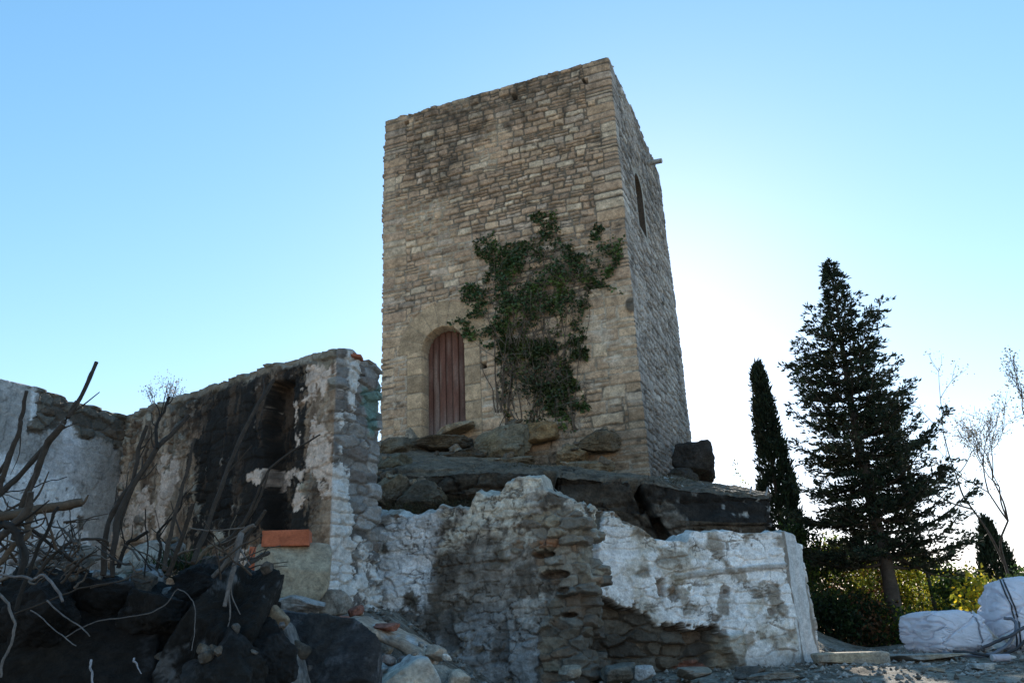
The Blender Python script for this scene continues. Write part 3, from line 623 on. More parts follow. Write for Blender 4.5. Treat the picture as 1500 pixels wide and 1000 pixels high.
# ---- central ruin wall with the ragged quoin edge
cA, cB = at(520, 800, 10.9), at(846, 800, 10.0); CW = Plane2(cA[:2], cB[:2]); CLn = CW.L; TCW = .8
tl_c = topline([(500, 748), (545, 750), (600, 752), (640, 753), (646, 746), (690, 743), (700, 722), (732, 725), (743, 704), (765, 698), (794, 701), (800, 722), (815, 727), (846, 738), (860, 745)], CW)
cen = empty('rubble_wall', (*(CW.a + CW.b) / 2, -.5), 'crumbling rubble ruin wall with cracked lime plaster below the tower, its right edge ragged', 'ruin wall')
def cen_style(P, Z, below):
    U = P; fr = P <= CLn; q = P - CLn
    h, e, r1, r2, r3 = fieldstone(U, Z, 401, .25, .115, relief=.055)
    col = mix([.25, .22, .18], stone_tint(r2, r3, SPAL), e) * (1 + .3 * fb(U*9, Z*9, 0, 4, 402))[..., None]
    g1, g2 = grit(U, Z, 403, 4), grit(U, Z, 404, 10, 5)
    rg_ = ss(CW.uv(775, 850)[0], CW.uv(835, 850)[0], U + .22 * fb(U*2, Z*1.5, 0, 3, 403)) * ss(CW.uv(800, 735)[1] , CW.uv(800, 790)[1], Z)
    pm = ss(-.02, .03, .27 + .5 * fb(U*1.5, Z*1.7, 0, 5, 404) + .28 * g1 - .62 * rg_)
    u1 = CW.uv(640, 800)[0]; z1 = CW.uv(700, 800)[1]; z2 = CW.uv(700, 890)[1]
    wht = ss(.10, -.10, U - u1 + .2 * fb(U*2, Z*1.3, 2, 3, 406) + .10 * g1) * ss(CW.uv(600, 910)[1] - .2, CW.uv(600, 870)[1], Z + .2 * fb(U*3, Z*3, 0, 3, 407))
    cream = ss(z1 - .25, z1 + .15, Z + .25 * fb(U*2.2, Z*2.2, 1, 4, 408) + .12 * g1) * (1 - wht)
    low = ss(z2 + .15, z2 - .4, Z + .28 * fb(U*1.7, Z*1.5, 3, 4, 409))
    pc = mix([.115, .095, .075], [.40, .36, .31], ss(-.3, .35, fb(U*3, Z*2.4, 0, 4, 410) + .6 * g1))
    pc = mix(pc, [.60, .545, .45], cream * ss(-.30, .10, fb(U*4, Z*4, 0, 4, 411) + .6 * g1)); pc = mix(pc, [.74, .74, .74], wht * ss(-.22, .0, fb(U*3.1, Z*2.4, 4, 4, 412) + .5 * g1))
    lw = ss(.0, .1, fb(U*2.2, Z*1.0, 9, 4, 413) + .4 * g1 - .05); pc = mix(pc, mix([.105, .095, .085], [.34, .34, .335], lw), low * .9)
    pc = pc * np.clip(1 + .42 * g2, .25, 1.7)[..., None]
    crk = np.maximum(ss(.045, .0, np.abs(fb(U*1.8, Z*5.5, 6, 5, 415))), ss(.03, 0, np.abs(fb(U*3.5, Z*2.5, 2, 5, 429)))) * ss(-.25, .1, fb(U*2, Z*2, 8, 3, 416)); pc = mix(pc, [.045, .037, .03], crk * .8)
    rdg = ridge(U, Z * 1.6, 417, 2.4, 5)
    h = h * (1 - .55 * pm) + .022 * pm * (1 + .5 * fb(U*5, Z*6, 0, 4, 417)) - .025 * crk * pm + .03 * rdg * pm + .012 * g1; col = mix(col, pc, pm); col = mix(col, col * .5, low * .5)
    for P_ in ([(652, 955), (648, 900), (660, 885), (676, 950)], [(722, 972), (728, 925), (744, 905), (748, 972)]):
        k = ss(-.02, .02, sdpoly(U, Z, CW.poly(P_)) + .03 * fb(U*6, Z*6, 0, 3, 418)); col = mix(col, [.11, .10, .09], .8 * k); h = h - .035 * k
    dk = ss(.15, .4, fb(U*1.3, Z*1.0, 11, 4, 419) + .3 * rg_); col = mix(col, [.075, .062, .05], .6 * dk * (1 - cream * .7))
    # niches between the quoin stones
    for px, py, a, b in ((812, 842, .17, .055), (798, 812, .14, .04), (826, 865, .1, .04), (835, 900, .1, .03)):
        u, z = CW.uv(px, py); k = ss(1.1, .75, np.hypot((U - u) / a, (Z - z) / b) + .35 * fb(U*6, Z*8, 0, 3, 420)); h = h - .2 * k; col = mix(col, [.10, .08, .065], k * .6)
    u, z = CW.uv(807, 796); k = ss(1.15, .9, np.maximum(np.abs(U - u) / .12, np.abs(Z - z) / .045) + .2 * fb(U*9, Z*9, 0, 2, 421)) * fr; h = h + .05 * k; col = mix(col, [.30, .13, .06], .75 * k)
    h = h + .09 * fb(U*.9, Z*.9, 0, 3, 422) + .03 * fb(U*4, Z*5, 0, 4, 423) + rg_ * .05 * (r1 - .4) * 2 + np.where(q > 0, .13 * fb(q*2 + 3, Z*3.5, 0, 4, 424) + .08 * (r1 - .5), 0) + .045 * (np.abs(fb(U*9, Z*9, 1, 3, 425)) - .2) * cream
    pk = ss(.35, .1, np.abs(U - CLn)) ; h = h + pk * .09 * fb(3, Z*5, 0, 3, 426)
    return h, col
cs, md_ = wallparts(CW, TCW)
shell('wall', cs, -.9, lambda p, s: tl_c((p - CW.a) @ CW.d) + .03 * fb(p[:, 0]*5, p[:, 1]*5, 0, 3, 9) , [.0115, .0125, .12, .12], .012, cen_style, md_, M['plaster'], cen, cr=.10, capn=.10, capcol=[.40, .36, .30], seed=430)
for px, py, Y, n, w, lb in ((640, 742, 13.3, 900, .35, 'dark dry weeds hanging from the left part of the rock ledge'), (690, 748, 13.2, 500, .2, 'dry weeds on top of the rubble wall below the ledge'), (590, 752, 12.9, 400, .22, 'dry weeds by the pale capstone near the burnt wall'), (985, 706, 13.4, 260, .3, 'thin dry grass on the right half of the rock ledge'), (770, 690, 13.8, 300, .35, 'thin dry grass on the ledge under the ivy')):
    mb = MB(); q = at(px, py, Y); rgw = np.random.RandomState(px); P = q + rgw.normal(size=(n, 3)) * [w, .12, .05]; D = rgw.normal(size=(n, 3)) * .6 + [0, -.3, .35]
    leaves(mb, P, D, .14, .008, (.075, .06, .03), rgw, .5, .4); tag(mb.build('dry_weeds', M['leaf'], origin=q), lb, 'weeds')
# a green-blue painted timber post trace where the plaster meets the burnt wall's foot
# ---- whitewashed wall at right
wA, wB, wC = at(800, 850, 11.0), at(1158, 880, 11.9), at(1187, 880, 12.35)
WW = Plane2(wA[:2], wB[:2]); WL = WW.L; WE = Plane2(wB[:2], wC[:2]); back = np.array([.1, .8])
tl_w = topline([(780, 742), (850, 744), (880, 747), (897, 751), (912, 765), (940, 774), (960, 789), (985, 793), (1006, 794), (1012, 780), (1050, 777), (1080, 781), (1120, 780), (1158, 781)], WW)
tl_we = topline([(1158, 781), (1166, 786), (1168, 796), (1176, 798), (1188, 803)], WE)
whw = empty('whitewashed_wall', (*(WW.a + WW.b) / 2, -.4), 'flaking whitewashed stone wall under the rock ledge, with a broken out hollow at its left', 'ruin wall')
def whw_style(P, Z, below):
    U = P; fr = P <= WL
    h, e, r1, r2, r3 = fieldstone(U, Z, 501, .36, .15, relief=.035)
    col = mix([.24, .21, .17], stone_tint(r2, r3, SPAL), e) * (1 + .3 * fb(U*9, Z*9, 0, 4, 502))[..., None]
    cav = sdpoly(U, Z, WW.poly([(780, 868), (868, 862), (905, 878), (930, 884), (955, 912), (962, 918), (1048, 916), (1062, 934), (1062, 1050), (780, 1050)])) + .10 * fb(U*3, Z*3, 0, 4, 503)
    cav = cav + .13 * grit(U, Z, 500, 4) + .16 * fb(U*1.8, Z*2.6, 4, 3, 498); cm = ss(-.012, .015, cav); brown = sdpoly(U, Z, WW.poly([(780, 735), (890, 745), (872, 790), (862, 860), (780, 870)])) + .12 * fb(U*4, Z*3, 0, 3, 504); bm = ss(-.04, .06, brown)
    g1, g2 = grit(U, Z, 505, 4), grit(U, Z, 506, 10, 5)
    wm = ss(-.05, .03, .30 + .5 * fb(U*1.7, Z*1.9, 0, 5, 505) + .30 * g1 - .9 * bm - 1.5 * cm - .35 * ss(.2, .03, below) * ss(WW.uv(1005, 800)[0], WW.uv(960, 800)[0], U))
    bp_ = ss(-.02, .03, sdpoly(U, Z, WW.poly([(862, 775), (884, 780), (905, 790), (912, 868), (880, 850), (868, 815)])) + .12 * g1); wm = np.maximum(wm, bp_)
    wc_ = mix(np.array([.84, .81, .78]), np.array([.58, .52, .44]), ss(-.05, .45, fb(U*2.3, Z*2.3, 0, 4, 507) + .5 * g1))
    wc_ = mix(wc_, [.28, .23, .175], .85 * ss(.14, .36, fb(U*3.7, Z*4.5, 2, 4, 508) + .35 * g1)); wc_ = wc_ * np.clip(1 + .20 * g2, .4, 1.5)[..., None]
    crk = np.maximum(ss(.04, .0, np.abs(fb(U*1.5, Z*5.0, 6, 5, 510))), ss(.03, 0, np.abs(fb(U*3, Z*2.6, 2, 5, 529)))) * ss(-.2, .15, fb(U*2, Z*2, 8, 3, 528)); wc_ = mix(wc_, [.10, .08, .06], .85 * crk); wc_ = wc_ * np.clip(1 + .22 * grit(U, Z, 530, 3), .5, 1.3)[..., None]
    jt = (1 - e) * ss(-.15, .2, fb(U*1.5, Z*1.5, 5, 3, 510) + .4 * g1); wc_ = mix(wc_, [.20, .16, .12], .6 * jt); h = h - .018 * crk + .012 * g1 + .022 * ridge(U, Z * 1.7, 511, 2.2, 5)
    # projecting band, toned darker than the whitewash
    up_, zc_ = WW.uv(985, 846)[0], np.interp(U, [WW.uv(985, 846)[0], WW.uv(1060, 836)[0], WW.uv(1150, 828)[0]], [WW.uv(985, 846)[1], WW.uv(1060, 836)[1], WW.uv(1150, 828)[1]])
    bd = np.abs(Z - zc_ - .015 * fb(U*3, 1, 0, 3, 511)) ; bk = ss(.05, .02, bd) * ss(up_ - .1, up_ + .05, U) * fr; wc_ = mix(wc_, [.30, .25, .20], .6 * bk)
    # broken spots
    hb = 0
    for px, py, rr_ in ((1062, 866, .10), (1063, 866, .035), (1058, 925, .05), (985, 872, .08), (1100, 798, .02), (1128, 897, .06), (1046, 905, .07)):
        u, z = WW.uv(px, py); k = ss(1.0, .8, np.hypot(U - u, Z - z) / rr_ + .6 * grit(U, Z, 512, 7)) * fr; wc_ = mix(wc_, [.17, .135, .11], .75 * k); hb = hb - .03 * k
    kk = ss(.02, -.02, np.maximum(np.abs(U - WW.uv(967, 860)[0]) - .05, np.abs(Z - WW.uv(967, 862)[1]) - .12) + .07 * grit(U, Z, 499, 5)) * fr; hb = hb - .14 * kk; wm = wm * (1 - .7 * kk)
    h = h * (1 - .35 * wm) + .02 * wm; col = mix(col, wc_, wm); col = mix(col, stone_tint(r2, r3, SPAL) * .55, 1.0 * cm * e); col = mix(col, [.05, .042, .034], cm * (.25 + .40 * ss(-.2, .3, fb(U*2, Z*2, 0, 3, 513))))
    pk = sdpoly(U, Z, WW.poly([(1055, 925), (1085, 925), (1092, 975), (1060, 990), (1040, 985)])) + .08 * fb(U*4, Z*4, 0, 3, 514); pk = ss(-.03, .08, pk); h = h + .10 * pk; col = mix(col, [.34, .28, .20], .8 * pk)
    h = h + .05 * cm * (ridge(U, Z * 1.7, 497, 2.6, 5) + 1.2 * (e - .6)) + hb - .36 * cm * (.75 + .35 * fb(U*2.2, Z*2.5, 0, 3, 515) + .5 * (r1 - .5)) - .10 * bm + .035 * bk + .05 * fb(U*.9, Z*.9, 0, 3, 516) + .02 * fb(U*4, Z*5, 0, 3, 517)
    lowd = ss(WW.uv(1100, 940)[1], WW.uv(1100, 972)[1], Z + .06 * fb(U*3, Z*3, 0, 3, 518)) * (1 - cm); col = mix(col, [.16, .14, .12], .6 * lowd)
    rd = sdpoly(U, Z, WW.poly([(1000, 975), (1030, 965), (1050, 985), (1010, 995)])); col = mix(col, [.30, .12, .08], .7 * ss(-.03, .02, rd + .05 * fb(U*7, Z*7, 0, 3, 519)))
    # end strip: a grey edge board and white plaster
    q = P - WL; en = (q > 0) & (q < WE.L); col = np.where(en[..., None], mix([.27, .23, .19], [.60, .59, .575], ss(.0, .1, fb(q*5, Z*1.5, 3, 4, 520) + .5 * ss(.15, .3, q) - .12)), col)
    h = np.where(en, .02 * fb(q*6, Z*2, 0, 3, 521) - .05 * ss(.16, .2, q) * ss(.42, .36, q), h)
    return h, col
bE = np.array([wC[0] - .1, wC[1] + .7]); bD = np.array([wA[0] + .1, wA[1] + .9])
def wtop(p, s):
    u = (p - WW.a) @ WW.d; return np.where((s > WL) & (s < WL + WE.L + .8), tl_we(np.clip(s - WL, 0, WE.L)), tl_w(np.clip(u, 0, WL)))
shell('wall', [WW.a, WW.b, wC[:2], bE, bD], -.9, wtop, [.012, .014, .1, .12, .12], .0125, whw_style, ((WW.a + bD) / 2, WW.b * .55 + bE * .45), M['plaster'], whw, cr=.05, capn=.05, capcol=[.5, .47, .42], seed=530)

# ================================================================== IVY on the tower front
iv = empty('ivy', FR.at(4.2, 4.4, .05), 'dark green climbing ivy with bare brown stems spreading over the tower front', 'ivy')
def z1(P, ox=540, oy=300, k=3.571): return [(ox + a / k, oy + b / k) for a, b in P]
green_p = FR.poly(z1([(520, 185), (600, 175), (660, 150), (690, 195), (860, 205), (900, 130), (860, 60), (940, 55), (1000, 30), (970, 110), (1050, 160), (1070, 250), (1130, 245), (1190, 105), (1260, 160), (1325, 165), (1350, 255), (1290, 340), (1250, 390), (1330, 465), (1200, 450), (1150, 480), (1190, 540), (1130, 620), (1110, 700), (1000, 700), (900, 660), (780, 680), (700, 700), (640, 740), (560, 720), (500, 690), (415, 620), (450, 600), (520, 600), (500, 530), (455, 460), (490, 430), (610, 400), (640, 320), (560, 260)]))
twig_p = FR.poly(z1([(800, 250), (1000, 200), (1150, 260), (1180, 450), (1120, 640), (1150, 780), (1150, 1000)]) + z1([(760, 60), (810, 110), (750, 190), (690, 170), (640, 130), (560, 60), (480, 90), (465, 30)], 540, 560, 2.42) + z1([(670, 1000), (690, 850), (760, 700), (800, 500)]))
low_p = FR.poly(z1([(690, 700), (1130, 700), (1140, 800), (1060, 840), (1090, 960), (1000, 1000), (860, 1000), (900, 860), (800, 860), (690, 800)]))
drop_p = FR.poly(z1([(600, -10), (720, -20), (800, 110), (700, 75), (740, 185), (690, 190), (660, 130), (600, 60)], 540, 560, 2.42))
rg = np.random.RandomState(5)
def sample_poly(P, n, margin=0.0, noise=.16, thr=0.0, s=0):
    P = np.array(P); lo, hi = P.min(0) - margin, P.max(0) + margin; out = []
    while sum(map(len, out)) < n:
        q = rg.uniform(lo, hi, (n * 3, 2)); d = sdpoly(q[:, 0], q[:, 1], P) + noise * fb(q[:, 0]*3, q[:, 1]*3, s, 3, 600 + s)
        k = (d > thr) & (fb(q[:, 0]*4.5, q[:, 1]*4.5, s, 3, 610 + s) + rg.normal(size=len(q)) * .16 > -.06); out.append(q[k])
    return np.concatenate(out)[:n]
mb = MB()
for P_, n, dep, c0, s in ((green_p, 8200, .26, (.052, .085, .028), 1), (low_p, 4600, .24, (.058, .078, .028), 2), (drop_p, 1100, .16, (.065, .10, .033), 3), (FR.poly([(728, 520), (790, 500), (835, 540), (850, 600), (800, 625), (745, 620), (730, 575)]), 1300, .2, (.055, .07, .03), 6)):
    q = sample_poly(P_, n, .05, .16, 0, s); bulk = np.clip(sdpoly(q[:, 0], q[:, 1], np.array(P_)) / .5, .1, 1) * (.55 + .6 * fb(q[:, 0]*2.2, q[:, 1]*2.2, 0, 3, 620))
    off = .03 + dep * np.abs(bulk) * rg.uniform(.2, 1.2, len(q))
    P = np.array([FR.at(u, z, o) for (u, z), o in zip(q, off)])
    cc = mix(np.array(c0), np.array(c0) * [1.9, 1.75, 1.2], ss(.1, .45, fb(q[:, 0]*2.3, q[:, 1]*2.3, 4, 3, 621)))
    out_ = np.array([FR.n[0], FR.n[1], 0]) * .5 + np.array([0, 0, -.55])
    sz_ = rg.rand(len(P)) < .5
    for kk, l_, w_ in ((sz_, .075, .066), (~sz_, .05, .042)): leaves(mb, P[kk], np.tile(out_, (kk.sum(), 1)), l_, w_, cc[kk], rg, .4, .6)
mb.build('foliage', M['ivy_leaf'], iv)
mb = MB(); twp = np.array(twig_p); roots = [FR.uv(742, 622), (FR.uv(735, 605)), FR.uv(790, 618), FR.uv(770, 640), FR.uv(840, 630), FR.uv(815, 600)]
gp2 = sample_poly(green_p, 60, 0, .05, .1, 1)
for k in range(34):                                               # woody climbing stems
    r0 = roots[k % len(roots)]; t = gp2[k]; u0, z0 = r0[0] + rg.normal() * .05, r0[1]
    P = [FR.at(u0, z0, .03)]
    for f in (.25, .5, .75, 1): P.append(FR.at(u0 + (t[0] - u0) * f ** 1.3 + rg.normal() * .10, z0 + (t[1] - z0) * f, .04 + .12 * f * rg.uniform(.2, 1)))
    tube(mb, P, rg.uniform(.008, .022), .004, [.12, .09, .065], 5, 5, .05, k)
q = sample_poly(twig_p, 360, 0, .12, .02, 4)
for k, (u, z) in enumerate(q):                                     # bare fine twigs hanging in front of the wall
    a = rg.normal(-1.4, .7); l = rg.uniform(.15, .5); o = rg.uniform(.03, .28)
    P = [FR.at(u, z, o), FR.at(u + math.cos(a)*l*.5 + rg.normal()*.04, z + math.sin(a)*l*.5, o + rg.normal()*.05 + .03), FR.at(u + math.cos(a)*l, z + math.sin(a)*l, max(.01, o + rg.normal()*.06))]
    tube(mb, P, .0055, .003, np.array([.135, .105, .08]) * rg.uniform(.5, 1.5), 3, 3, 0, k, cap=False)
mb.build('stem', M['bark'], iv)

# ================================================================== TREES AND SHRUBS
def conifer(name, base, H, rmax, prof, seed, label, nb=150, cols=((.028, .042, .022),), lean=0.0, trunk_r=.16, droop=.25, fol0=.2, spray=.12, group=None):
    rg = np.random.RandomState(seed); base = np.array(base, float)
    t = empty(name, base, label, 'tree', group); trk, crn = MB(), MB()
    ax = [base + np.array([lean * f * f + .05 * math.sin(f * 7 + seed), .04 * math.sin(f * 5), H * f]) for f in np.linspace(0, 1, 12)]
    tube(trk, [base - np.array([0, 0, .3])] + ax, trunk_r, .012, [.075, .058, .045], 9, 4, 0, seed, .25)
    axf = lambda f: np.array([np.interp(f, np.linspace(0, 1, 12), [a[i] for a in ax]) for i in range(3)])
    LP, LD, LC, LW_ = [], [], [], []
    for k in range(nb):
        f = fol0 + (1 - fol0) * ((k + rg.rand()) / nb) ** .92; az = k * 2.39996 + rg.normal() * .35
        L = np.interp(f, *prof(math.cos(az))) * rmax * rg.choice([.5, .72, .9, 1.0, 1.18], p=[.2, .25, .3, .15, .1]) * rg.uniform(.9, 1.08)
        L = max(L, .12)
        rise = np.interp(f, [.2, .45, .75, 1], [.05, .22, .55, 1.4]) + rg.normal() * .20; o = axf(f); droop_ = droop * rg.uniform(.4, 1.7); h = np.array([math.cos(az), math.sin(az), 0]); zz = np.array([0, 0, 1.])
        pts = [o + h * L * s_ + zz * L * (rise * s_ - droop_ * 1.6 * s_ * (1 - s_) - droop_ * .2 * math.sin(s_ * 3)) for s_ in np.linspace(0, 1, 6)]
        tube(trk, pts, .012 + .02 * L * (1 - f * .5), .004, [.07, .055, .042], 5, 2, 0, k, cap=False)
        pts = catmull(pts, 5); nbr = max(4, int(L / .085))
        for j in range(nbr):
            s_ = .12 + .88 * (j + rg.rand()) / nbr; p = pts[min(int(s_ * (len(pts) - 1)), len(pts) - 1)]
            sd = 1 if j % 2 else -1; side = np.cross(h, zz) * sd
            l = L * (.34 - .26 * s_) * rg.uniform(.5, 1.2) + .10
            d = side * rg.uniform(.5, 1) + h * rg.uniform(.5, 1.0) + zz * rg.uniform(.0, .55); d /= np.linalg.norm(d)
            m = max(3, int(l / .032)); w = np.linspace(.05, 1, m)[:, None]
            q = p + d * l * w + rg.normal(size=(m, 3)) * .014 + zz * (-.05 * w * w)
            LP.append(q); LD.append(np.tile(d * .9 + h * .3 + zz * .25, (m, 1))); cc = np.array(cols[rg.randint(len(cols))]) * rg.uniform(.65, 1.3); LC.append(np.tile(cc, (m, 1)))
        m = 10; LP.append(np.tile(pts[-1], (m, 1)) - h * rg.uniform(0, .25, (m, 1)) * min(1, L)); LD.append(np.tile(h * .8 + zz * (.3 + rise * .5), (m, 1))); LC.append(np.tile(np.array(cols[0]) * 1.1, (m, 1)))
    P, D, C_ = np.concatenate(LP), np.concatenate(LD), np.concatenate(LC)
    leaves(crn, P, D, spray, .042, C_, rg, .3, .45); leaves(crn, P + rg.normal(size=P.shape) * .02, D, spray * .8, .036, C_ * .85, rg, .3, .8)
    trk.build('trunk', M['bark'], t); crn.build('crown', M['needles'], t); return t
YT = 18.0; tb = at(1318, 945, YT); tt_ = at(1211, 386, YT)
def prof_big(cx_):
    x = [0, .17, .24, .34, .45, .55, .64, .72, .78, .83, .90, 1.0]
    left, right = [.6, .75, 1.0, 1.02, .98, .86, .84, .76, .62, .27, .15, .03], [.6, .98, 1.16, 1.14, 1.06, .90, .70, .58, .50, .36, .2, .03]
    w = (cx_ + 1) / 2; return x, [a * (1 - w) + b * w for a, b in zip(left, right)]
conifer('conifer_tree', (tb[0], tb[1], tb[2] - .05), tt_[2] - tb[2] - .12, 1.75, prof_big, 7, 'large dark green conifer with layered branches and a bare lower trunk, right of the tower', nb=215, cols=((.026, .038, .022), (.034, .046, .024), (.044, .048, .028)), trunk_r=.185, fol0=.19)

def cypress(name, base, H, r, seed, label, n, wprof, group=None, lean=0.0, spray=.16):
    rg = np.random.RandomState(seed); base = np.array(base, float); t = empty(name, base, label, 'tree', group); trk, crn = MB(), MB()
    tube(trk, [base - np.array([0, 0, .2]), base + np.array([lean*.5, 0, H*.5]), base + np.array([lean, 0, H*.95])], .11, .02, [.07, .055, .042], 7, 5)
    P, D, C_ = [], [], []
    ncl = int(n / 26)
    for k in range(ncl):
        f = rg.rand() ** .85; a = rg.uniform(0, 2 * math.pi); w = np.interp(f, *wprof) * r
        w *= .82 + .3 * fb(math.cos(a)*1.6, math.sin(a)*1.6, f*H*1.4, 3, seed)
        rr = w * (1 - abs(rg.normal()) * .16); c = base + np.array([math.cos(a)*rr + lean*f, math.sin(a)*rr, f*H])
        m = 26; q = c + rg.normal(size=(m, 3)) * np.array([.05, .05, .11]); P.append(q); D.append(np.tile([math.cos(a)*.3, math.sin(a)*.3, 1.], (m, 1)))
        C_.append(np.tile(np.array([.022, .034, .018]) * rg.uniform(.6, 1.35), (m, 1)))
    leaves(crn, np.concatenate(P), np.concatenate(D), spray, .05, np.concatenate(C_), rg, .3, .4)
    trk.build('trunk', M['bark'], t); crn.build('crown', M['needles'], t); return t
cb, ct = at(1172, 925, 22.), at(1108, 542, 22.)
cypress('cypress_tree', (cb[0] - .05, cb[1], cb[2]), ct[2] - cb[2], .62, 11, 'tall slender dark cypress between the rock ledge and the large conifer', 17000, ([0, .1, .35, .6, .8, .93, 1], [.7, .95, 1.0, .72, .46, .26, .08]), lean=.0)
cb, ct = at(1466, 860, 26.), at(1437, 766, 26.)
cb = np.array([cb[0], 26., -.5])
cypress('cypress_tree', cb, ct[2] - cb[2], .85, 13, 'small dark cone shaped cypress near the right edge beyond the white bags', 9000, ([0, .2, .5, .75, .92, 1], [.9, 1., .78, .5, .2, .05]))

def shrub(base, top, w, seed, label, n, cols, name='shrub', group='shrubs behind the bags and the conifer', leaf=.085, clump=.24, dens=34, stemc=(.09, .07, .05), depth=.8):
    rg = np.random.RandomState(seed); base = np.array(base, float); H = top - base[2]; t = empty(name, base, label, 'shrub', group); trk, crn = MB(), MB(); C0, P, D, C_ = [], [], [], []
    ncl = max(6, n // dens)
    for k in range(ncl):
        f = rg.beta(1.6, 1.25); a = rg.uniform(0, 2*math.pi); rr = math.sqrt(rg.rand()) * w * .5 * np.interp(f, [0, .15, .5, .8, 1], [.6, .95, 1, .75, .25])
        c = base + np.array([math.cos(a)*rr, math.sin(a)*rr*depth, f*H]); C0.append(c); m = max(4, int(dens * rg.uniform(.5, 1.5)))
        q = c + rg.normal(size=(m, 3)) * clump * np.array([.55, .55, .5]); P.append(q); D.append(np.tile([0, 0, -.3], (m, 1)) + (q - c) * 2)
        C_.append(np.tile(np.array(cols[rg.randint(len(cols))]) * rg.uniform(.7, 1.3), (m, 1)))
    for k in range(min(26, ncl)):
        c = C0[k]; b = base + rg.normal(size=3) * np.array([.12, .1, 0]) * min(1, w)
        tube(trk, [b - np.array([0, 0, .1]), b + (c - b) * .5 + rg.normal(size=3) * .1, c], .016, .004, stemc, 5, 4, .03, k, cap=False)
    leaves(crn, np.concatenate(P), np.concatenate(D), leaf, leaf * .62, np.concatenate(C_), rg, .3, .9)
    trk.build('stem', M['bark'], t); crn.build('foliage', M['leaf'], t); return t
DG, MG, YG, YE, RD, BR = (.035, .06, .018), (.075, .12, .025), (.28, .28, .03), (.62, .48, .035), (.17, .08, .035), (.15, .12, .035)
def hs(px, pt, w, Y, seed, label, n, cols, **k):
    zb = float(ground_z(0 * Y + at(px, 900, Y)[0], Y)); b = at(px, 900, Y); shrub((b[0], Y, zb), at(px, pt, Y)[2], w, seed, label, n, cols, **k)
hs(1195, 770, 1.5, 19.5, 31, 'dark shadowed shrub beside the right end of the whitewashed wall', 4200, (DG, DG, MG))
hs(1245, 790, 1.6, 20.0, 32, 'green leafy shrub left of the conifer trunk with reddish twigs', 4600, (MG, YG, DG, RD))
hs(1295, 800, 1.3, 20.6, 33, 'yellowing shrub directly behind the conifer trunk', 3400, (YG, MG, RD, BR))
hs(1345, 815, 1.4, 20.2, 34, 'bright yellow green shrub just right of the conifer trunk', 3600, (YG, YG, YE, MG))
hs(1392, 832, 1.4, 21.0, 35, 'mid green shrub behind the first white bag', 3600, (MG, MG, DG, YG))
hs(1415, 838, 1.2, 19.0, 36, 'dark green shrub between the first white bag and the yellow bush', 3000, (DG, MG))
hs(1440, 846, .8, 17.0, 37, 'bush with large bright yellow leaves above the gap between the white bags', 750, (YE, YE, YG), leaf=.12, dens=16)
hs(1470, 862, 1.2, 19.5, 38, 'low dark green shrub behind the rear of the second white bag', 2600, (DG, MG, YG))
hs(1515, 835, 1.8, 22.0, 39, 'green shrub at the right edge behind the second white bag', 3600, (MG, DG))
hs(1215, 880, 1.2, 17.6, 40, 'low black green shrub filling the shade at the conifer foot', 3400, (DG, (.02, .03, .012)))  # second leaf tone blackened to paint the shade low in the hedge
hs(1262, 880, 1.3, 17.9, 41, 'low shadowed shrub between the concrete slab and the conifer trunk', 3400, (DG, (.025, .035, .014), RD))  # second leaf tone darkened likewise, shade under the shrubs put into colour
hs(1330, 900, .7, 17.4, 42, 'small weedy bush right at the base of the conifer trunk', 900, (MG, YG, DG))
for k, (px, pt, Y, lb) in enumerate(((1225, 800, 24.5, 'green shrub in the rear row seen between the conifer trunk and the whitewashed wall'), (1290, 812, 25., 'olive shrub in the rear row straight behind the conifer trunk'), (1350, 822, 24.5, 'light green shrub in the rear row right of the conifer trunk'), (1410, 842, 25., 'dark shrub in the rear row above the first white bag'))):
    hs(px, pt, 2.3, Y, 90 + k, lb, 4200, ((MG, YG), (DG, MG), (YG, MG), (DG, MG))[k], leaf=.10)
hs(1110, 672, .7, 21.0, 43, 'pale green leafy sprig in front of the slender cypress', 200, (YG, MG), dens=10, clump=.11, leaf=.07, group=None)
# far wooded slope beyond the hedge: dark masses of separate trees
def bare(base, H, seed, label, spread=.5, leafn=0, lc=(.12, .10, .06), depth=5, r0=.09, name='bare_tree', leaf=.07, tilt=(0, 0), group=None, upb=.25):
    rg = np.random.RandomState(seed); base = np.array(base, float); t = empty(name, base, label, 'tree', group); trk = MB(); tips = []
    def grow(p, d, L, r, lev):
        q = p + d * L + rg.normal(size=3) * L * .05
        tube(trk, [p, p + d * L * .5 + rg.normal(size=3) * L * .06, q], r, r * .68, [.085, .07, .06], 6 if lev < 2 else 4, 3, 0, lev, cap=False)
        if lev >= depth: tips.append(q); return
        for k in range(2 if lev == 0 else rg.choice([2, 3])):
            v = rg.normal(size=3); v -= v @ d * d; v /= np.linalg.norm(v); nd = d + v * spread * rg.uniform(.5, 1.2) + np.array([0, 0, upb]); nd /= np.linalg.norm(nd)
            if lev >= 2: tips.append(q)
            grow(q, nd, L * rg.uniform(.62, .86), r * rg.uniform(.62, .76), lev + 1)
    d = np.array([tilt[0], tilt[1], 1.]); d /= np.linalg.norm(d); grow(base - np.array([0, 0, .1]), d, H * .28, r0, 0)
    trk.build('trunk', M['bark'], t)
    if leafn:
        T = np.array(tips); k = rg.randint(len(T), size=leafn); mb = MB(); leaves(mb, T[k] + rg.normal(size=(leafn, 3)) * (.05 if H < 3 else .09), rg.normal(size=(leafn, 3)), leaf, leaf * .55, lc, rg, .4, .5); mb.build('crown', M['leaf'], t)
b = at(1500, 850, 24.); bare((b[0] + .1, 24., -.5), 8.2, 54, 'thin nearly bare tree with fine twigs at the right edge', .70, 2600, (.15, .13, .10), depth=6, r0=.06, leaf=.06, tilt=(-.16, 0), upb=.14)
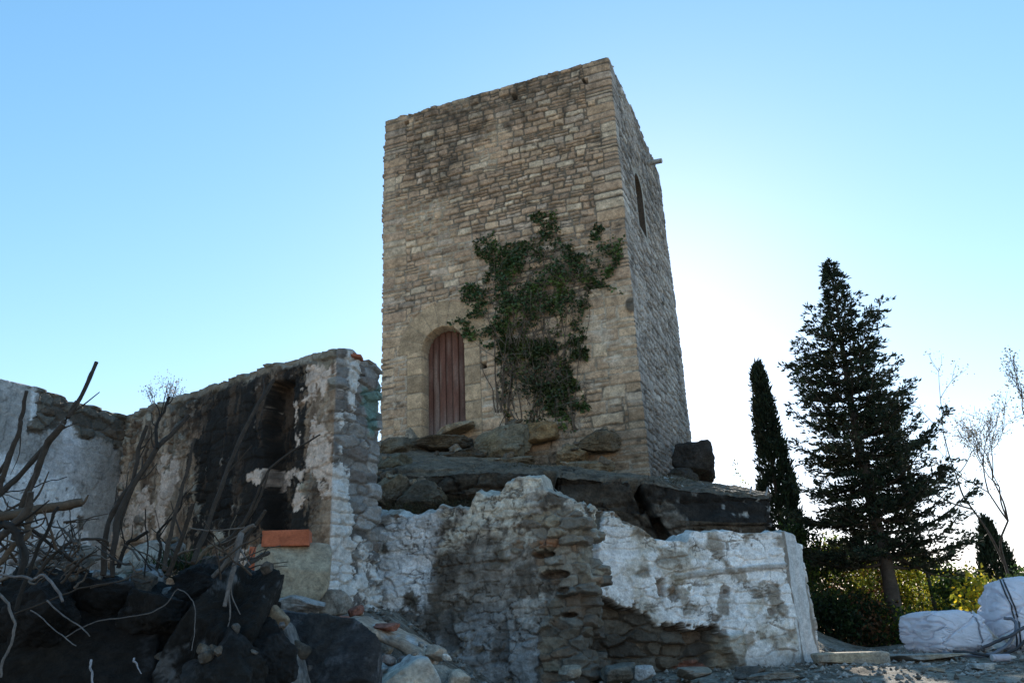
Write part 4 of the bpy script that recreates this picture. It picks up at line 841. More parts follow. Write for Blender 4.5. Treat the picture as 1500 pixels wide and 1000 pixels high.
b = at(1392, 850, 22.5); bare((b[0], 22.5, -.45), 2.2, 52, 'small leafless sapling standing over the hedge right of the conifer', .6, 0, depth=4, r0=.03)
b = at(1362, 850, 19.6); bare((b[0], 19.6, -.3), 5.4, 56, 'slender sparse leaved young tree rising behind the right side of the conifer', .30, 2600, (.06, .055, .035), depth=6, r0=.06, leaf=.075, tilt=(.05, 0), upb=.5)
b = at(1545, 800, 21.); bare((b[0], 21., -.4), 7.2, 58, 'tall thin leafy tree cut by the right edge of the view', .32, 2600, (.10, .09, .06), depth=6, r0=.06, leaf=.07, tilt=(-.02, 0), upb=.5)
# small weed tree behind the burnt wall
b = at(262, 600, 13.2); bare((b[0] - .05, 13.2, b[2] - 1.4), 2.2, 61, 'small grey twiggy shrub showing over the top of the burnt wall', .38, 700, (.20, .19, .17), depth=5, r0=.02, name='twiggy_shrub', leaf=.035, upb=.5)

# ================================================================== FOREGROUND RUBBLE
def pxw(px, Y): return px * Y / FPX
DK = (.013, .012, .0115)  # dark rock, albedo lowered further in place of blocked sky light
def big(px, py, Y, s, base, seed, label, rot=(0, 0, 0), mat=None, cat='boulder', group='large boulders of the rubble mound', **k):
    return rock('boulder', at(px, py, Y), s, base, seed, label, cat, group, rot, mat or M['outcrop'], **k)
big(105, 985, 4.3, (1.50, .9, .98), DK, 701, 'huge dark boulder in the lower left corner of the view', (0, 0, .1), n=80, box=.3, rough=.11, spots=.2, lichen=(.16, .17, .19))
big(258, 990, 4.35, (.92, .8, .86), (.014, .0125, .011), 702, 'dark boulder with thin roots hanging over it, bottom left of centre', (0, .25, -.2), n=80, box=.08, facets=16, rough=.14, spots=.25, lichen=(.17, .18, .20))
big(322, 970, 4.1, (.40, .7, .86), (.015, .014, .0135), 703, 'steep lichen spotted dark boulder with a pointed top', (.05, .34, .1), n=60, box=.25, rough=.11, spots=.55, lichen=(.20, .21, .22))
big(398, 906, 4.1, (.15, .07, .11), (.19, .165, .135), 704, 'pale smooth tan chip leaning on the steep lichen boulder', (.2, .75, 0), M['stone'], 'stone', n=24, box=.35, facets=5, rough=.04)
big(470, 985, 4.9, (.66, .7, .66), (.05, .05, .053), 705, 'blue grey boulder with a flat light top edge, bottom centre left', (-.15, .16, .1), n=56, box=.55, facets=7, rough=.05, spots=.3, lichen=(.24, .25, .27))
big(425, 988, 4.5, (.13, .3, .5), (.22, .22, .23), 706, 'narrow pale sliver of rock in front of the blue grey boulder', (.1, -.3, 0), n=24, box=.3)
for k, (px, py, Y, w, h, lb) in enumerate(((300, 862, 4.25, .30, .24, 'black lump of rock just left of the pointed lichen boulder'), (225, 900, 4.05, .30, .24, 'dark lump of rock on the slope under the pinkish tile shard'), (150, 880, 4.1, .34, .22, 'dark rock on the upper face of the corner boulder'), (60, 900, 3.9, .34, .26, 'dark rock low at the left behind the whitish hanging root'),
        (395, 960, 4.0, .26, .30, 'dark angular rock between the pointed boulder and the blue grey boulder'), (385, 905, 4.3, .20, .2, 'dark mossy rock right of the pointed boulder under the concrete block'), (330, 1000, 3.8, .4, .3, 'dark rock at the bottom edge below the pointed boulder'))):
    big(px, py, Y, (w, w, h), (.017, .016, .0155), 690 + k, lb, (.2 * k, .3, k), n=40, box=.15, facets=15, rough=.13, spots=.3, lichen=(.12, .125, .13))
# lying concrete block and bricks
big(428, 842, 6.4, (.56, .42, .46), (.27, .25, .215), 711, 'squared grey concrete block with an orange brick on top', (0, .02, .22), M['stone'], 'block', None, n=40, box=.95, facets=3, rough=.025, var=.25).name = 'concrete_block'
def hollow_brick(pos, s, rz, ry, label, seed, group='loose orange bricks'):
    mb = MB(); x, y, z = np.array(s) / 2
    n = 9; P, F = _cube_sphere(n); Q = np.clip(P * 1.9, -1, 1) * [x, y, z]
    g = 1 - .06 * (np.abs(np.sin(P[:, 2:3] * 9)) < .25); Q = Q * np.hstack([np.ones((len(Q), 1)), g, np.ones((len(Q), 1))]) + .003 * fb(Q[:, 0]*20, Q[:, 1]*20, Q[:, 2]*20 + seed, 3, seed)[:, None]
    C = np.array([.40, .115, .055])[None] * (1 + .4 * fb(Q[:, 0]*14, Q[:, 1]*14, Q[:, 2]*14, 3, seed))[:, None]
    mb.add(Q @ rotm(0, ry, rz).T + np.array(pos), F, C)
    return tag(mb.build('brick', M['brick'], origin=pos), label, 'brick', group)
hollow_brick(at(421, 790, 6.35), (.34, .20, .115), .12, .0, 'orange clay brick lying on top of the grey concrete block', 721)
hollow_brick(at(371, 842, 6.55), (.10, .2, .40), .3, .06, 'orange clay brick standing upright left of the concrete block', 722)
# leaning slab over a dark hollow, and the broken masonry stub below it
mb = MB(); A = np.array([at(506, 908, 5.9), at(560, 925, 5.85), at(600, 945, 5.8), at(636, 966, 5.75)]); nu, nv = 60, 24
t = np.linspace(0, 3, nu); i = np.minimum(t.astype(int), 2); c_line = A[i] + (A[i + 1] - A[i]) * (t - i)[:, None]
ang = np.linspace(0, 2 * math.pi, nv, endpoint=False); sx, sz = np.sign(np.cos(ang)) * np.abs(np.cos(ang)) ** .4 * .26, np.sign(np.sin(ang)) * np.abs(np.sin(ang)) ** .4 * .042
V = c_line[:, None] + np.stack([0*sx, sx + .2, sz + sx * .12], -1)[None]; V = V + .02 * np.stack([fb(V[..., 0]*9, V[..., 1]*9, V[..., 2]*9 + q, 4, 731 + q) for q in range(3)], -1)
V[0] = V[0].mean(0) * .7 + V[0] * .3; V[-1] = V[-1].mean(0) * .7 + V[-1] * .3
C = np.array([.36, .27, .20]) * (1 + .6 * fb(V[..., 0]*7, V[..., 1]*7, V[..., 2]*7, 4, 735))[..., None]; C = mix(C, [.42, .40, .38], ss(.25, .4, fb(V[..., 0]*14, V[..., 1]*14, V[..., 2]*14, 3, 736)))
mb.add(V.reshape(-1, 3), gridfaces(nu, nv, True), C.reshape(-1, 3))
for e in (0, nu - 1): mb.add(np.vstack([V[e], V[e].mean(0)]), [[q, (q + 1) % nv, nv] for q in range(nv)], [.22, .18, .15])
tag(mb.build('stone_slab', M['stone'], origin=A[1]), 'long mortar crusted slab leaning over a black hollow, bottom centre', 'slab')
big(598, 1010, 5.5, (.52, .5, .40), (.46, .45, .44), 737, 'broken stub of whitewashed masonry below the leaning slab', (0, .05, .1), M['plaster'], 'masonry lump', None, n=44, box=.7, rough=.06, spots=.5, lichen=(.2, .16, .13)).name = 'masonry_lump'
big(628, 985, 5.6, (.34, .3, .10), (.30, .27, .225), 738, 'thin layered stone on top of the whitewashed masonry stub', (0, .05, .1), M['stone'], 'stone', None, n=26, box=.8, rough=.06).name = 'stone'
big(640, 956, 5.7, (.15, .16, .10), (.30, .24, .19), 739, 'rounded tan stone at the lower end of the leaning slab', (0, .1, 0), M['stone'], 'stone', None, n=20, box=.4).name = 'stone'
for k, (px, py, w, c_, lb) in enumerate(((655, 962, .06, (.55, .55, .56), 'small white plaster chip right of the rounded tan stone'), (566, 966, .10, (.22, .17, .15), 'dark reddish stone in the hollow under the leaning slab'), (590, 968, .09, (.20, .18, .17), 'grey stone in the hollow under the leaning slab'),
        (548, 972, .13, (.33, .13, .09), 'red brick shard at the upper left of the masonry stub'), (612, 966, .10, (.36, .30, .27), 'pinkish stone lying on the masonry stub under the slab'), (672, 992, .14, (.33, .30, .27), 'low flat stone at the bottom edge right of the masonry stub'))):
    rock('stone', at(px, py, 5.6 - .02 * k), (w, w, w * .62), c_, 740 + k, lb, 'stone', None, (0, .2, k), n=12, box=.3)
# stones on the crest of the mound
for k, (px, py, Y, w, h, c_, lb) in enumerate((
    (208, 828, 4.9, .30, .25, (.25, .25, .255), 'large pale grey lump of stone on the crest of the rubble mound'), (216, 850, 4.6, .19, .17, (.21, .21, .22), 'grey faceted stone right in front of the pale lump'),
    (183, 846, 4.7, .14, .10, (.20, .15, .11), 'brownish stone left of the grey faceted stone'), (228, 862, 4.55, .07, .06, (.20, .19, .18), 'small round grey stone at the foot of the faceted stone'),
    (118, 812, 5.4, .22, .12, (.14, .14, .145), 'dark slab of stone under the corner of the ruin walls'), (62, 815, 5.2, .34, .13, (.27, .28, .30), 'long pale grey stone at the left below the plastered wall'),
    (98, 851, 4.6, .13, .06, (.26, .26, .26), 'small flat grey stone among the sticks at left'), (140, 846, 4.6, .17, .08, (.24, .24, .235), 'grey stone with a rough top left of the mound crest'),
    (165, 852, 4.5, .15, .06, (.30, .30, .30), 'thin pale stone in front of the mound crest'), (245, 818, 5.0, .22, .18, (.10, .095, .09), 'dark stone right of the large pale lump'),
    (310, 838, 4.7, .26, .16, (.055, .05, .048), 'black mossy stone above the pointed boulder'), (45, 862, 4.4, .18, .10, (.15, .15, .155), 'grey stone partly under the sticks at the left edge'),
    (231, 872, 4.45, .11, .02, (.34, .24, .22), 'thin flat pinkish tile shard on the dark boulder'), (268, 886, 4.3, .10, .05, (.24, .25, .27), 'small pale stone near the hanging root on the dark boulder'),
    (384, 872, 6.1, .22, .10, (.30, .29, .28), 'flat broken stone at the left foot of the concrete block'), (440, 885, 6.0, .40, .12, (.28, .265, .25), 'long low stone in front of the concrete block'),
    (488, 880, 6.6, .28, .22, (.27, .25, .22), 'rough stone right of the concrete block against the burnt wall'))):
    rock('stone', at(px, py, Y), (w, w * .9, h), c_, 760 + k, lb, 'stone', 'stones on the rubble mound', (.1 * (k % 3 - 1), .12 * (k % 4 - 1.5), k * .8), n=22, box=.3, rough=.08, spots=.2, facets=13)
rg = np.random.RandomState(77)
SMALL = rock_shape((1, .9, .7), 790, n=8, box=.2)
bpy.context.view_layer.update(); dg = bpy.context.evaluated_depsgraph_get()
def drop(X, Y, ztop):
    hit, loc, nor, idx, ob, mw = sc.ray_cast(dg, Vector((X, Y, ztop)), Vector((0, 0, -1)))
    return loc if hit and nor.z > .25 else None
def pieces(n, pxr, Yr, ztop, smin, smax, cols, label, group, name='rubble_piece', flat=1.0):
    k = t = 0
    while k < n and t < n * 8:
        t += 1; px, Y = rg.uniform(*pxr), rg.uniform(*Yr); r = ray(px, 850); X = r[0] / r[1] * Y; q = drop(X, Y, ztop)
        if q is None: continue
        s_ = smin + (smax - smin) * rg.rand() ** 2.2; mb = MB(); P = SMALL[rg.randint(len(SMALL))][0] * s_ * rg.uniform(.65, 1.3, 3) * [1, 1, flat]
        c_ = np.array(cols[rg.randint(len(cols))]) * rg.uniform(.7, 1.2); o = np.array(q)
        mb.add(P @ rotm(*rg.uniform(-.5, .5, 3) * [1, 1, 6]).T + o + [0, 0, s_ * .22], SMALL[0][1], rock_col(P * 12 + k, c_, k))
        tag(mb.build(name, M['stone'], origin=o, smooth=k % 2 == 0), label, 'stone', group); k += 1
SMALL = [rock_shape((1, .9, .7), 790 + q, n=9, box=.1 + .1 * q, facets=14) for q in range(5)]
GR, BRK = [(.15, .14, .135), (.20, .19, .18), (.09, .08, .07), (.12, .10, .08)], [(.24, .10, .07), (.30, .22, .16), (.26, .24, .22), (.33, .31, .29), (.22, .17, .13)]
pieces(120, (-20, 480), (3.7, 6.2), 1.4, .025, .12, GR, 'small loose piece of broken stone strewn over the rubble mound', 'small pieces on the rubble mound')
pieces(70, (490, 740), (5.3, 7.8), .7, .04, .17, BRK, 'broken bit of brick, tile or mortar spilling down to the foot of the rubble wall', 'brick and mortar bits by the leaning slab', 'rubble_bit', .7)
pieces(60, (560, 1110), (13.3, 16.4), 4.4, .06, .26, [(.10, .08, .06), (.15, .12, .09), (.19, .16, .12)], 'loose brown stone lying on the rock ledge under the tower', 'loose stones on the rock ledge', 'loose_stone', .7)
SMALL = SMALL[0]
for k in range(70):                                                    # chips at the foot of the ruin walls and on the yard
    if k < 40: px, Y = rg.uniform(700, 1180), rg.uniform(9.0, 9.7)
    else: px, Y = rg.uniform(1180, 1520), rg.uniform(9.2, 13.5)
    r = ray(px, 960); X = r[0] / r[1] * Y; z = float(ground_z(X, Y)); s = rg.uniform(.03, .13); mb = MB()
    P = SMALL[0] * s * rg.uniform(.7, 1.3, 3) * [1, 1, .6]; c_ = np.array([(.30, .28, .25), (.36, .34, .32), (.20, .17, .14)][rg.choice(3)])
    mb.add(P @ rotm(0, 0, rg.uniform(0, 6)).T + np.array([X, Y, z + s * .12]), SMALL[1], rock_col(P * 12 + k, c_, k))
    tag(mb.build('rubble_piece', M['stone'], origin=(X, Y, z)), 'loose broken stone lying on the bare yard ground' if k >= 40 else 'loose stone lying at the foot of the ruin walls', 'stone', 'loose stones on the yard' if k >= 40 else 'loose stones under the ruin walls')
for k, (px, py, Y, s, c_, lb) in enumerate(((835, 985, 9.55, (.24, .2, .16), (.22, .20, .18), 'pale rounded stone fallen at the foot of the ragged wall edge'), (905, 985, 10.0, (.5, .4, .22), (.15, .14, .12), 'dark block lying in the hollow between the two ruin walls'),
        (945, 985, 9.9, (.2, .2, .16), (.36, .35, .34), 'white plastered lump on the floor of the wall hollow'), (1012, 985, 10.1, (.7, .4, .13), (.22, .195, .17), 'low crust of mortar at the bottom of the whitewashed wall hollow'), (1098, 985, 9.9, (.45, .4, .14), (.15, .13, .11), 'flat dark stone in front of the whitewashed wall'), (1130, 990, 9.2, (.5, .4, .09), (.20, .18, .15), 'thin flat stone on the path right of the hollow'))):
    rock('stone', at(px, py, Y), s, c_, 820 + k, lb, 'stone', None, (0, 0, k * .5), n=22, box=.45, rough=.08)

# ================================================================== DEAD BRANCHES over the mound  (pixel runs, depth, radii)
BARK, PALE, DARKB = (.042, .031, .023), (.13, .115, .105), (.020, .016, .013)
def stick(P, Y, r0, r1, label, col=BARK, seed=0, group='dead branches over the rubble mound', dY=0.0, wob=.005, name='dead_branch'):
    pts = [at(a, b, Y + dY * k / (len(P) - 1)) for k, (a, b) in enumerate(P)]
    if Y <= 3.4 and np.mean(col) > .07 and r0 < .02: r0, r1 = r0 * .62, r1 * .55
    mb = MB(); tube(mb, pts, r0, r1, col, 8, 8, wob, seed, .28)
    if r0 > .0065 and name == 'dead_branch':                        # broken side shoots of the same branch
        rs = np.random.RandomState(seed + 40); A = np.array(pts)
        for q in range(rs.randint(2, 6)):
            u = rs.uniform(.15, .95) * (len(A) - 1); i = min(int(u), len(A) - 2); p = A[i] + (A[i+1] - A[i]) * (u - i); d = A[i+1] - A[i]; d = d / np.linalg.norm(d) + rs.normal(size=3) * [.6, .3, .6]; d /= np.linalg.norm(d); l = rs.uniform(.03, .22)
            tube(mb, [p, p + d * l * .5 + rs.normal(size=3) * .008, p + d * l + np.array([0, 0, .02])], r0 * .42, r0 * .16, col, 5, 3, 0, seed + q)
    return tag(mb.build(name, M['wood'], origin=pts[0]), label, 'branch', group)
S = [
 ([(-25, 745), (0, 723), (36, 687), (90, 624), (120, 576), (141, 531)], 3.5, .014, .009, 'longest dead branch, rising against the sky at far left with a broken pointed tip', BARK, .25),
 ([(92, 622), (69, 651), (50, 700), (30, 745), (20, 790)], 3.55, .015, .013, 'stubbly thick branch crossing under the longest one at far left', BARK, 0),
 ([(39, 573), (31, 612), (30, 628), (8, 690), (-6, 730)], 3.3, .007, .011, 'short kinked branch at the left edge in front of the plastered wall', BARK, 0),
 ([(31, 626), (14, 665), (-10, 706)], 3.35, .006, .008, 'thin side branch of the kinked branch at the left edge', BARK, 0),
 ([(-15, 762), (30, 751), (80, 742), (121, 735)], 3.4, .022, .019, 'thick sawn branch lying almost level at the left with a pale cut end', (.085, .06, .04), .1),
 ([(150, 842), (156, 780), (168, 744), (195, 702), (204, 654), (216, 624)], 3.9, .013, .009, 'dark upright branch with a blunt top in front of the tan corner plaster', BARK, .1),
 ([(165, 815), (180, 738), (228, 660), (250, 636), (277, 608)], 3.85, .014, .010, 'forked branch slanting right in front of the tan plaster', BARK, .2),
 ([(230, 655), (228, 630), (238, 606), (249, 581)], 3.93, .009, .006, 'upper twig of the forked branch, standing straight up', DARKB, .05),
 ([(283, 824), (300, 780), (333, 690), (369, 609), (401, 556)], 4.0, .013, .009, 'long slanting branch crossing the black sooty patch of the burnt wall', BARK, .3),
 ([(285, 642), (274, 690), (261, 735), (248, 790), (240, 835)], 3.9, .006, .011, 'slim branch left of the sooty patch', BARK, -.1),
 ([(468, 636), (429, 660), (393, 690), (369, 741), (348, 777), (320, 800)], 4.3, .004, .010, 'curving branch reaching rightmost, over the burnt wall to its broken end', BARK, -.1),
 ([(393, 694), (380, 730), (363, 760), (335, 800)], 4.25, .005, .010, 'short branch alongside the curving rightmost one', BARK, 0),
 ([(389, 748), (362, 785), (336, 834)], 4.1, .008, .011, 'thick twig under the curving branch before the sooty wall', BARK, 0),
 ([(353, 780), (349, 805), (341, 838), (329, 888)], 3.9, .013, .009, 'bleached pale stick standing in front of the steep lichen boulder', PALE, -.05),
 ([(372, 768), (352, 782), (340, 812), (312, 845)], 4.0, .009, .012, 'pale split branch crossing the bleached stick', (.11, .09, .075), 0),
 ([(277, 773), (308, 777), (375, 770)], 4.0, .004, .003, 'thin pale level twig across the sooty patch', (.12, .10, .085), 0),
 ([(50, 850), (76, 815), (106, 793), (148, 790), (160, 800)], 3.7, .009, .005, 'arching twig in front of the corner of the ruin walls', BARK, .1),
 ([(-10, 838), (30, 845), (50, 848), (62, 842), (76, 852), (93, 881)], 3.0, .007, .009, 'pale root bending down at the left over the dark boulder', (.13, .115, .11), -.1),
 ([(-12, 862), (5, 876), (17, 899), (21, 927), (8, 958), (0, 992)], 2.8, .008, .007, 'whitish wavy root hanging at the bottom left edge', PALE, 0),
 ([(98, 933), (140, 910), (196, 903), (238, 888), (258, 865), (270, 866), (283, 882), (286, 910), (280, 952)], 3.4, .004, .003, 'long thin root looping across the dark boulders', (.10, .09, .085), -.1),
 ([(45, 893), (80, 920), (112, 945)], 3.1, .0035, .003, 'thin straight pale twig lower of two on the big dark boulder', (.12, .11, .105), 0),
 ([(67, 880), (100, 905), (132, 931)], 3.2, .005, .004, 'thin straight pale twig upper of two on the big dark boulder', (.11, .10, .095), 0),
 ([(22, 899), (84, 874), (120, 860), (168, 853)], 3.4, .004, .003, 'thin twig slanting up to the right over the top of the big dark boulder', BARK, .2),
 ([(-8, 748), (40, 772), (90, 810), (130, 838)], 3.5, .008, .006, 'dark branch sloping down to the right under the sawn branch', DARKB, .2),
 ([(85, 741), (70, 775), (56, 804), (38, 850), (22, 892)], 3.3, .006, .009, 'dark slanting branch below the sawn branch at left', DARKB, 0),
 ([(165, 845), (166, 810), (178, 762), (196, 712)], 4.0, .012, .008, 'straight branch standing just right of the dark upright branch', BARK, .05),
 ([(172, 832), (185, 798), (198, 790), (216, 778)], 4.0, .010, .008, 'short black crooked branch above the pale stone lump', DARKB, 0),
 ([(-10, 852), (30, 838), (90, 826), (160, 815)], 4.2, .013, .009, 'bleached branch lying level on the crest of the mound', (.14, .12, .10), .1),
 ([(284, 824), (304, 803), (322, 796), (345, 784)], 4.3, .011, .008, 'tan split branch lying before the foot of the burnt wall', (.13, .10, .07), 0),
 ([(345, 845), (364, 826), (378, 816), (393, 810)], 4.4, .012, .013, 'thick dark branch stub pointing at the concrete block', BARK, .3),
 ([(246, 842), (262, 800), (272, 770), (283, 738)], 4.1, .013, .010, 'thick upright branch left of the sooty patch', BARK, 0),
 ([(133, 966), (134, 984), (136, 1012)], 3.0, .006, .006, 'short whitish stick upright at the bottom on the big dark boulder', (.26, .26, .28), 0),
 ([(196, 963), (201, 974), (208, 986)], 3.1, .006, .003, 'whitish splinter at the bottom on the dark boulder', (.24, .24, .26), 0),
 ([(-10, 800), (18, 770), (40, 745), (44, 720)], 3.2, .015, .012, 'thick gnarled stump of a branch at the left edge', (.055, .042, .032), 0),
 ([(-10, 776), (8, 768), (25, 780), (36, 810), (30, 850)], 3.1, .016, .012, 'thick dark bent branch at the left edge below the sawn one', DARKB, 0),
 ([(-6, 830), (20, 800), (38, 786), (42, 768), (46, 750)], 3.25, .011, .013, 'broken branch with a split top near the left edge', (.09, .065, .045), 0),
 ([(212, 845), (216, 800), (213, 770), (212, 745)], 4.1, .004, .003, 'very thin upright twig before the tan plaster', DARKB, 0),
 ([(230, 835), (236, 800), (232, 778), (262, 748), (268, 722)], 4.15, .008, .004, 'crooked dark twig between the two upright branches', DARKB, 0),
 ([(2, 722), (40, 716), (70, 706), (98, 698)], 3.6, .003, .002, 'thin straight twig before the whitewashed patch of the plastered wall', DARKB, 0),
]
for k, (P, Y, r0, r1, lb, c_, dY) in enumerate(S): stick(P, Y, r0, r1, lb, c_, k, dY=dY)
for k in range(105):
    a = rg.uniform(-20, 370) if k < 50 else rg.uniform(-25, 130); b = np.interp(a, [0, 150, 300, 380], [850, 840, 832, 835]) + rg.uniform(-30, 26) - (rg.uniform(0, 70) if k >= 50 else 0); l = rg.uniform(22, 95); th = rg.uniform(.1, 2.9)
    P = [(a, b), (a + l*.5*math.cos(th) + rg.normal()*4, b - l*.5*math.sin(th)*.8 + rg.normal()*4), (a + l*math.cos(th), b - l*math.sin(th)*.8)]
    stick(P, rg.uniform(3.4, 4.6), rg.uniform(.003, .007), .002, 'thin dead twig in the tangle of branches on the rubble mound', np.array(BARK) * rg.uniform(.5, 2.6), 900 + k, 'thin twigs in the tangle', rg.uniform(-.3, .3), .006, 'dead_twig')
# mossy dry grass tuft on the mound
mb = MB(); q = at(262, 838, 4.7); n = 420; P = q + rg.normal(size=(n, 3)) * [.09, .06, .02]; D = rg.normal(size=(n, 3)) * .5 + [0, 0, 1]
leaves(mb, P, D, .11, .007, (.035, .045, .015), rg, .5, .3); tag(mb.build('grass_tuft', M['leaf'], origin=q), 'dark tuft of grass and moss beside the mound crest stones', 'grass tuft')

# ================================================================== YARD AT RIGHT
def yard_block(px0, px1, py, Y, d, h, label, seed, c_, name='concrete_slab', rz=0, cat='slab'):
    a, b = at(px0, py, Y), at(px1, py, Y); w = b[0] - a[0]; X = (a[0] + b[0]) / 2; z = float(ground_z(X, Y))
    P, F = rock_shape((w, d, h * 1.5), seed, n=40, box=.95, facets=4, rough=.02); P = P @ rotm(0, .01, rz).T
    mb = MB(); mb.add(P + np.array([X, Y, z + h * .3]), F, rock_col(P * 3, c_, seed, var=.35)); return tag(mb.build(name, M['stone'], origin=(X, Y, z)), label, cat)
yard_block(1192, 1294, 972, 11.6, .7, .13, 'low broken concrete slab on the ground beside the whitewashed wall', 850, (.33, .29, .24), rz=-.1)
yard_block(1296, 1405, 965, 11.9, .9, .05, 'flat smooth paving slab in front of the first white bag', 851, (.30, .29, .27), 'paving_slab', rz=.06)
yard_block(1345, 1376, 984, 10.2, .3, .05, 'small flat stone plate at the bottom right on the yard', 852, (.28, .27, .25), 'stone_plate', .2, 'stone')
yard_block(1425, 1452, 985, 10.3, .35, .05, 'pale flat stone plate near the bottom right corner', 853, (.38, .38, .37), 'stone_plate', -.2, 'stone')
def bag(ctr, s, seed, label, rz, tilt=0.0, neck=0.0, strap=None):
    P, F = _cube_sphere(110); e = 6.0; r = 1 / (np.abs(P) ** e).sum(1) ** (1 / e); Q = P * r[:, None]
    x, y, z = Q.T.copy()
    z = np.where(z > 0, z * (1 - .30 * np.clip(x, -.3, 1) ** 2), z); bul = 1 + .10 * (1 - z * z)
    Q = np.stack([x * bul * (1 - neck * np.clip(z, 0, 1)), y * bul * (1 - neck * np.clip(z, 0, 1)), z], 1)
    f1 = np.abs(fb(Q[:, 0]*.7 + .3*Q[:, 2], Q[:, 1]*.8, Q[:, 2]*2.2 - Q[:, 0]*.9, 2, seed)); f2 = np.abs(fb(Q[:, 0]*1.6, Q[:, 1]*1.6, Q[:, 2]*3.6 + Q[:, 0]*1.6, 2, seed + 1)); f3 = fb(Q[:, 0]*.9, Q[:, 1]*.9, Q[:, 2]*.9, 2, seed + 2)
    d = -.10 * ss(.14, .0, f1) ** 2 - .045 * ss(.10, 0, f2) ** 2 + .12 * f3 + .045 * ridge(Q[:, 0] + Q[:, 1] * .7, Q[:, 2] * 2.4 + Q[:, 0] * .8, seed + 3, 1.3, 4)
    Q = Q * (1 + d)[:, None] * (np.array(s) / 2)[None]; Q[:, 0] += tilt * Q[:, 2]; Rz = rotm(0, 0, rz); base = np.array(ctr); mid = base + [0, 0, s[2] * .47]
    t = empty('bulk_bag', base, label, 'bulk bag', 'white woven bulk bags in the yard'); mb = MB(); V = Q @ Rz.T + mid
    c = np.array([.86, .86, .92]) * (1 - .12 * ss(0, .5, fb(Q[:, 0]*5, Q[:, 1]*5, Q[:, 2]*5, 3, seed + 4)))[:, None]; c = mix(c, [.35, .31, .28], .6 * ss(-.30, -.48, Q[:, 2] / s[2]))
    mb.add(V, F, c); mb.build('sack', M['woven'], t)
    for sx, c_ in strap or []:
        S0 = []
        for zz in np.linspace(.95, -.9, 16):
            k = np.argmin((P[:, 0] - sx * .8) ** 2 + (P[:, 2] - zz * .8) ** 2 + 9 * (P[:, 1] > -.1)); S0.append(V[k] + np.array([0, -.012, 0]))
        mb = MB(); tube(mb, S0, .012, .012, c_, 6, 3); mb.build('strap', M['rubber'], t)
    return t
q = at(1391, 954, 12.7); bag((q[0], 12.7, q[2]), (.88, .8, .58), 860, 'slumped white woven bag beside the conifer, seams in grey', .25, -.04, strap=[(.42, (.22, .22, .25))])
q = at(1508, 950, 12.6); bag((q[0] + .1, 12.75, q[2] + .02), (.9, .9, 1.0), 861, 'taller white woven bag cut by the right edge with a dark double strap', -.2, -.05, .22, [(-.62, (.035, .035, .04)), (-.54, (.035, .035, .04))])
# crumpled sheet between the bags
mb = MB(); n = 50; a, b = np.meshgrid(np.linspace(0, 1, n), np.linspace(0, 1, n)); q0, q1 = at(1432, 950, 12.5), at(1476, 950, 12.4)
X = q0[0] + (q1[0] - q0[0]) * a; hgt = (.14 + .38 * np.sin(a * 2.6 + .4) ** 1.5) ; Zt = q0[2] + b * hgt; Yt = 12.35 + .35 * b + .13 * fb(a*3, b*3, 0, 3, 870) + .05 * np.abs(fb(a*7, b*7, 0, 3, 871)); Zt = Zt + .06 * fb(a*4, b*4, 2, 3, 872)
V0 = np.stack([X, Yt, Zt], -1); V1 = V0 + [0, .012, .004]
mb.add(V0.reshape(-1, 3), gridfaces(n, n), [.70, .68, .64]); mb.add(V1.reshape(-1, 3), gridfaces(n, n)[:, ::-1], [.70, .68, .64])
tag(mb.build('crumpled_sheet', M['woven'], origin=q0), 'crumpled off white plastic sheet between the two white bags', 'plastic sheet')
def hose(P, Y, r, label, c_, seed, group='dark pipes by the bags'):
    pts = [at(a, b, Y + dy) for a, b, dy in P]; mb = MB(); tube(mb, pts, r, r, c_, 8, 8, .01, seed); tag(mb.build('hose', M['rubber'], origin=pts[0]), label, 'hose', group)
hose([(1380, 955, -.6), (1420, 960, -.7), (1450, 958, -.7), (1475, 944, -.6), (1488, 922, -.5), (1486, 908, -.4), (1470, 905, -.3)], 12.4, .022, 'grey hose curling upright in front of the taller white bag', (.13, .13, .15), 1)
hose([(1440, 948, -.3), (1462, 938, -.4), (1480, 930, -.5), (1505, 915, -.5)], 12.3, .022, 'dark pipe sloping up to the right in front of the taller white bag', (.06, .06, .07), 2)
hose([(1395, 953, -.5), (1430, 957, -.6), (1460, 960, -.7), (1490, 948, -.8), (1510, 930, -.8)], 12.2, .018, 'black hose lying on the ground along the bags', (.025, .025, .028), 3)
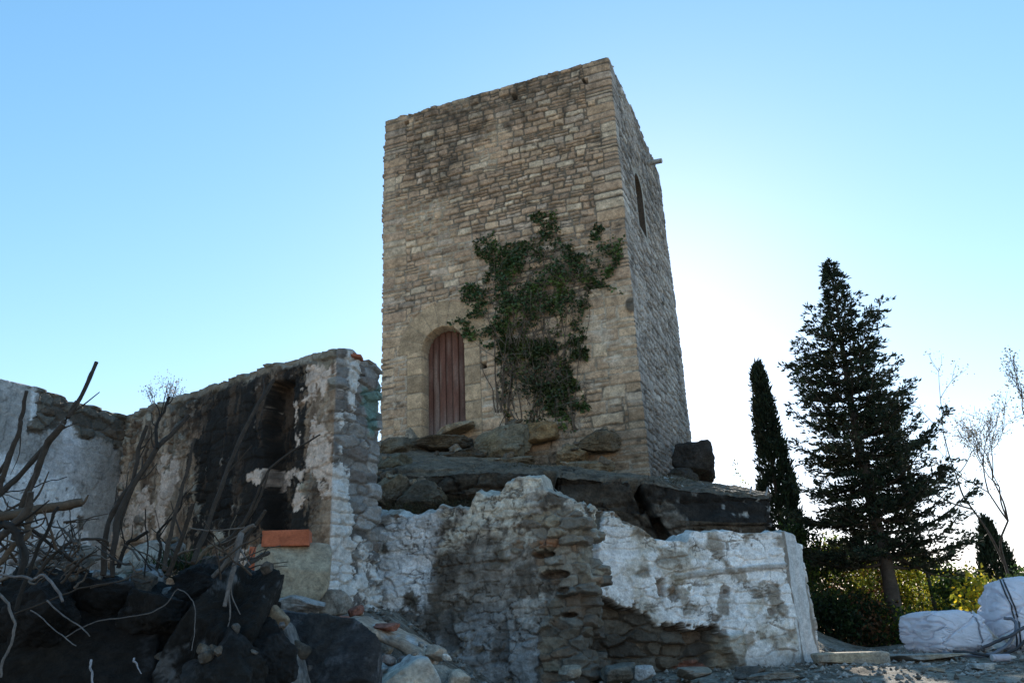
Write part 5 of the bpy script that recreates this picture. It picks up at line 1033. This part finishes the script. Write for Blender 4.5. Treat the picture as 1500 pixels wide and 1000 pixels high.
q = at(1468, 966, 11.0); mb = MB(); tube(mb, [q + np.array([-.12, 0, .03]), q + np.array([-.07, 0, .03]), q + np.array([.09, -.02, .028])], .042, .042, (.62, .58, .62), 12, 4); tube(mb, [q + np.array([.09, -.02, .028]), q + np.array([.16, -.03, .025])], .03, .014, (.6, .6, .58), 10, 3)
tag(mb.build('plastic_bottle', M['woven'], origin=q), 'crushed whitish plastic bottle lying on the ground before the taller bag', 'bottle')
rock('stone', at(1478, 935, 12.2), (.16, .14, .12), (.6, .56, .5), 881, 'round pale lump of plaster in front of the taller white bag', 'stone', None, n=16)
# two short pegs on the far corner of the ledge
for px, py0, py1, lb in ((1097, 725, 712, 'thin bent metal peg on the rock ledge near its right end'), (1121, 724, 713, 'short upright metal peg at the right end of the rock ledge')):
    q0, q1 = at(px, py0 + 4, 13.9), at(px + 4, py1, 13.9); mb = MB(); tube(mb, [q0, q1], .018, .016, (.3, .3, .3), 8, 3); tag(mb.build('metal_peg', M['stone'], origin=q0), lb, 'peg')

# gravel and crumbled mortar: far too many to count
rg = np.random.RandomState(91); n = 9000; X = rg.uniform(-5, 9, n); Y = 4 + 11 * rg.rand(n) ** .8; k = (Y > 8.3) | (X < .2); X, Y = X[k], Y[k]; n = len(X); z = ground_z(X, Y)
P8 = np.array([[1, 0, 0], [-1, 0, 0], [0, 1, 0], [0, -1, 0], [0, 0, .8], [0, 0, -.8]]); F8 = np.array([[0, 2, 4], [2, 1, 4], [1, 3, 4], [3, 0, 4], [2, 0, 5], [1, 2, 5], [3, 1, 5], [0, 3, 5]])
sz = .012 + .035 * rg.rand(n) ** 3; V = P8[None] * sz[:, None, None] * rg.uniform(.6, 1.4, (n, 6, 1)); V = V + np.stack([X, Y, z + sz * .5 + .07 * fb(X*.8, Y*.8, 0, 3, 5) + .035 * fb(X*4, Y*4, 0, 4, 6)], -1)[:, None]
C = mix([.12, .10, .08], [.38, .36, .33], rg.rand(n)) * np.where(X < -.2, .7, 1)[:, None]; mb = MB(); mb.add(V.reshape(-1, 3), (F8[None] + 6 * np.arange(n)[:, None, None]).reshape(-1, 3), np.repeat(C, 6, 0))
tag(mb.build('gravel', M['stone'], smooth=False), 'grey brown gravel and mortar crumbs scattered over the ground', 'gravel', kind='stuff')
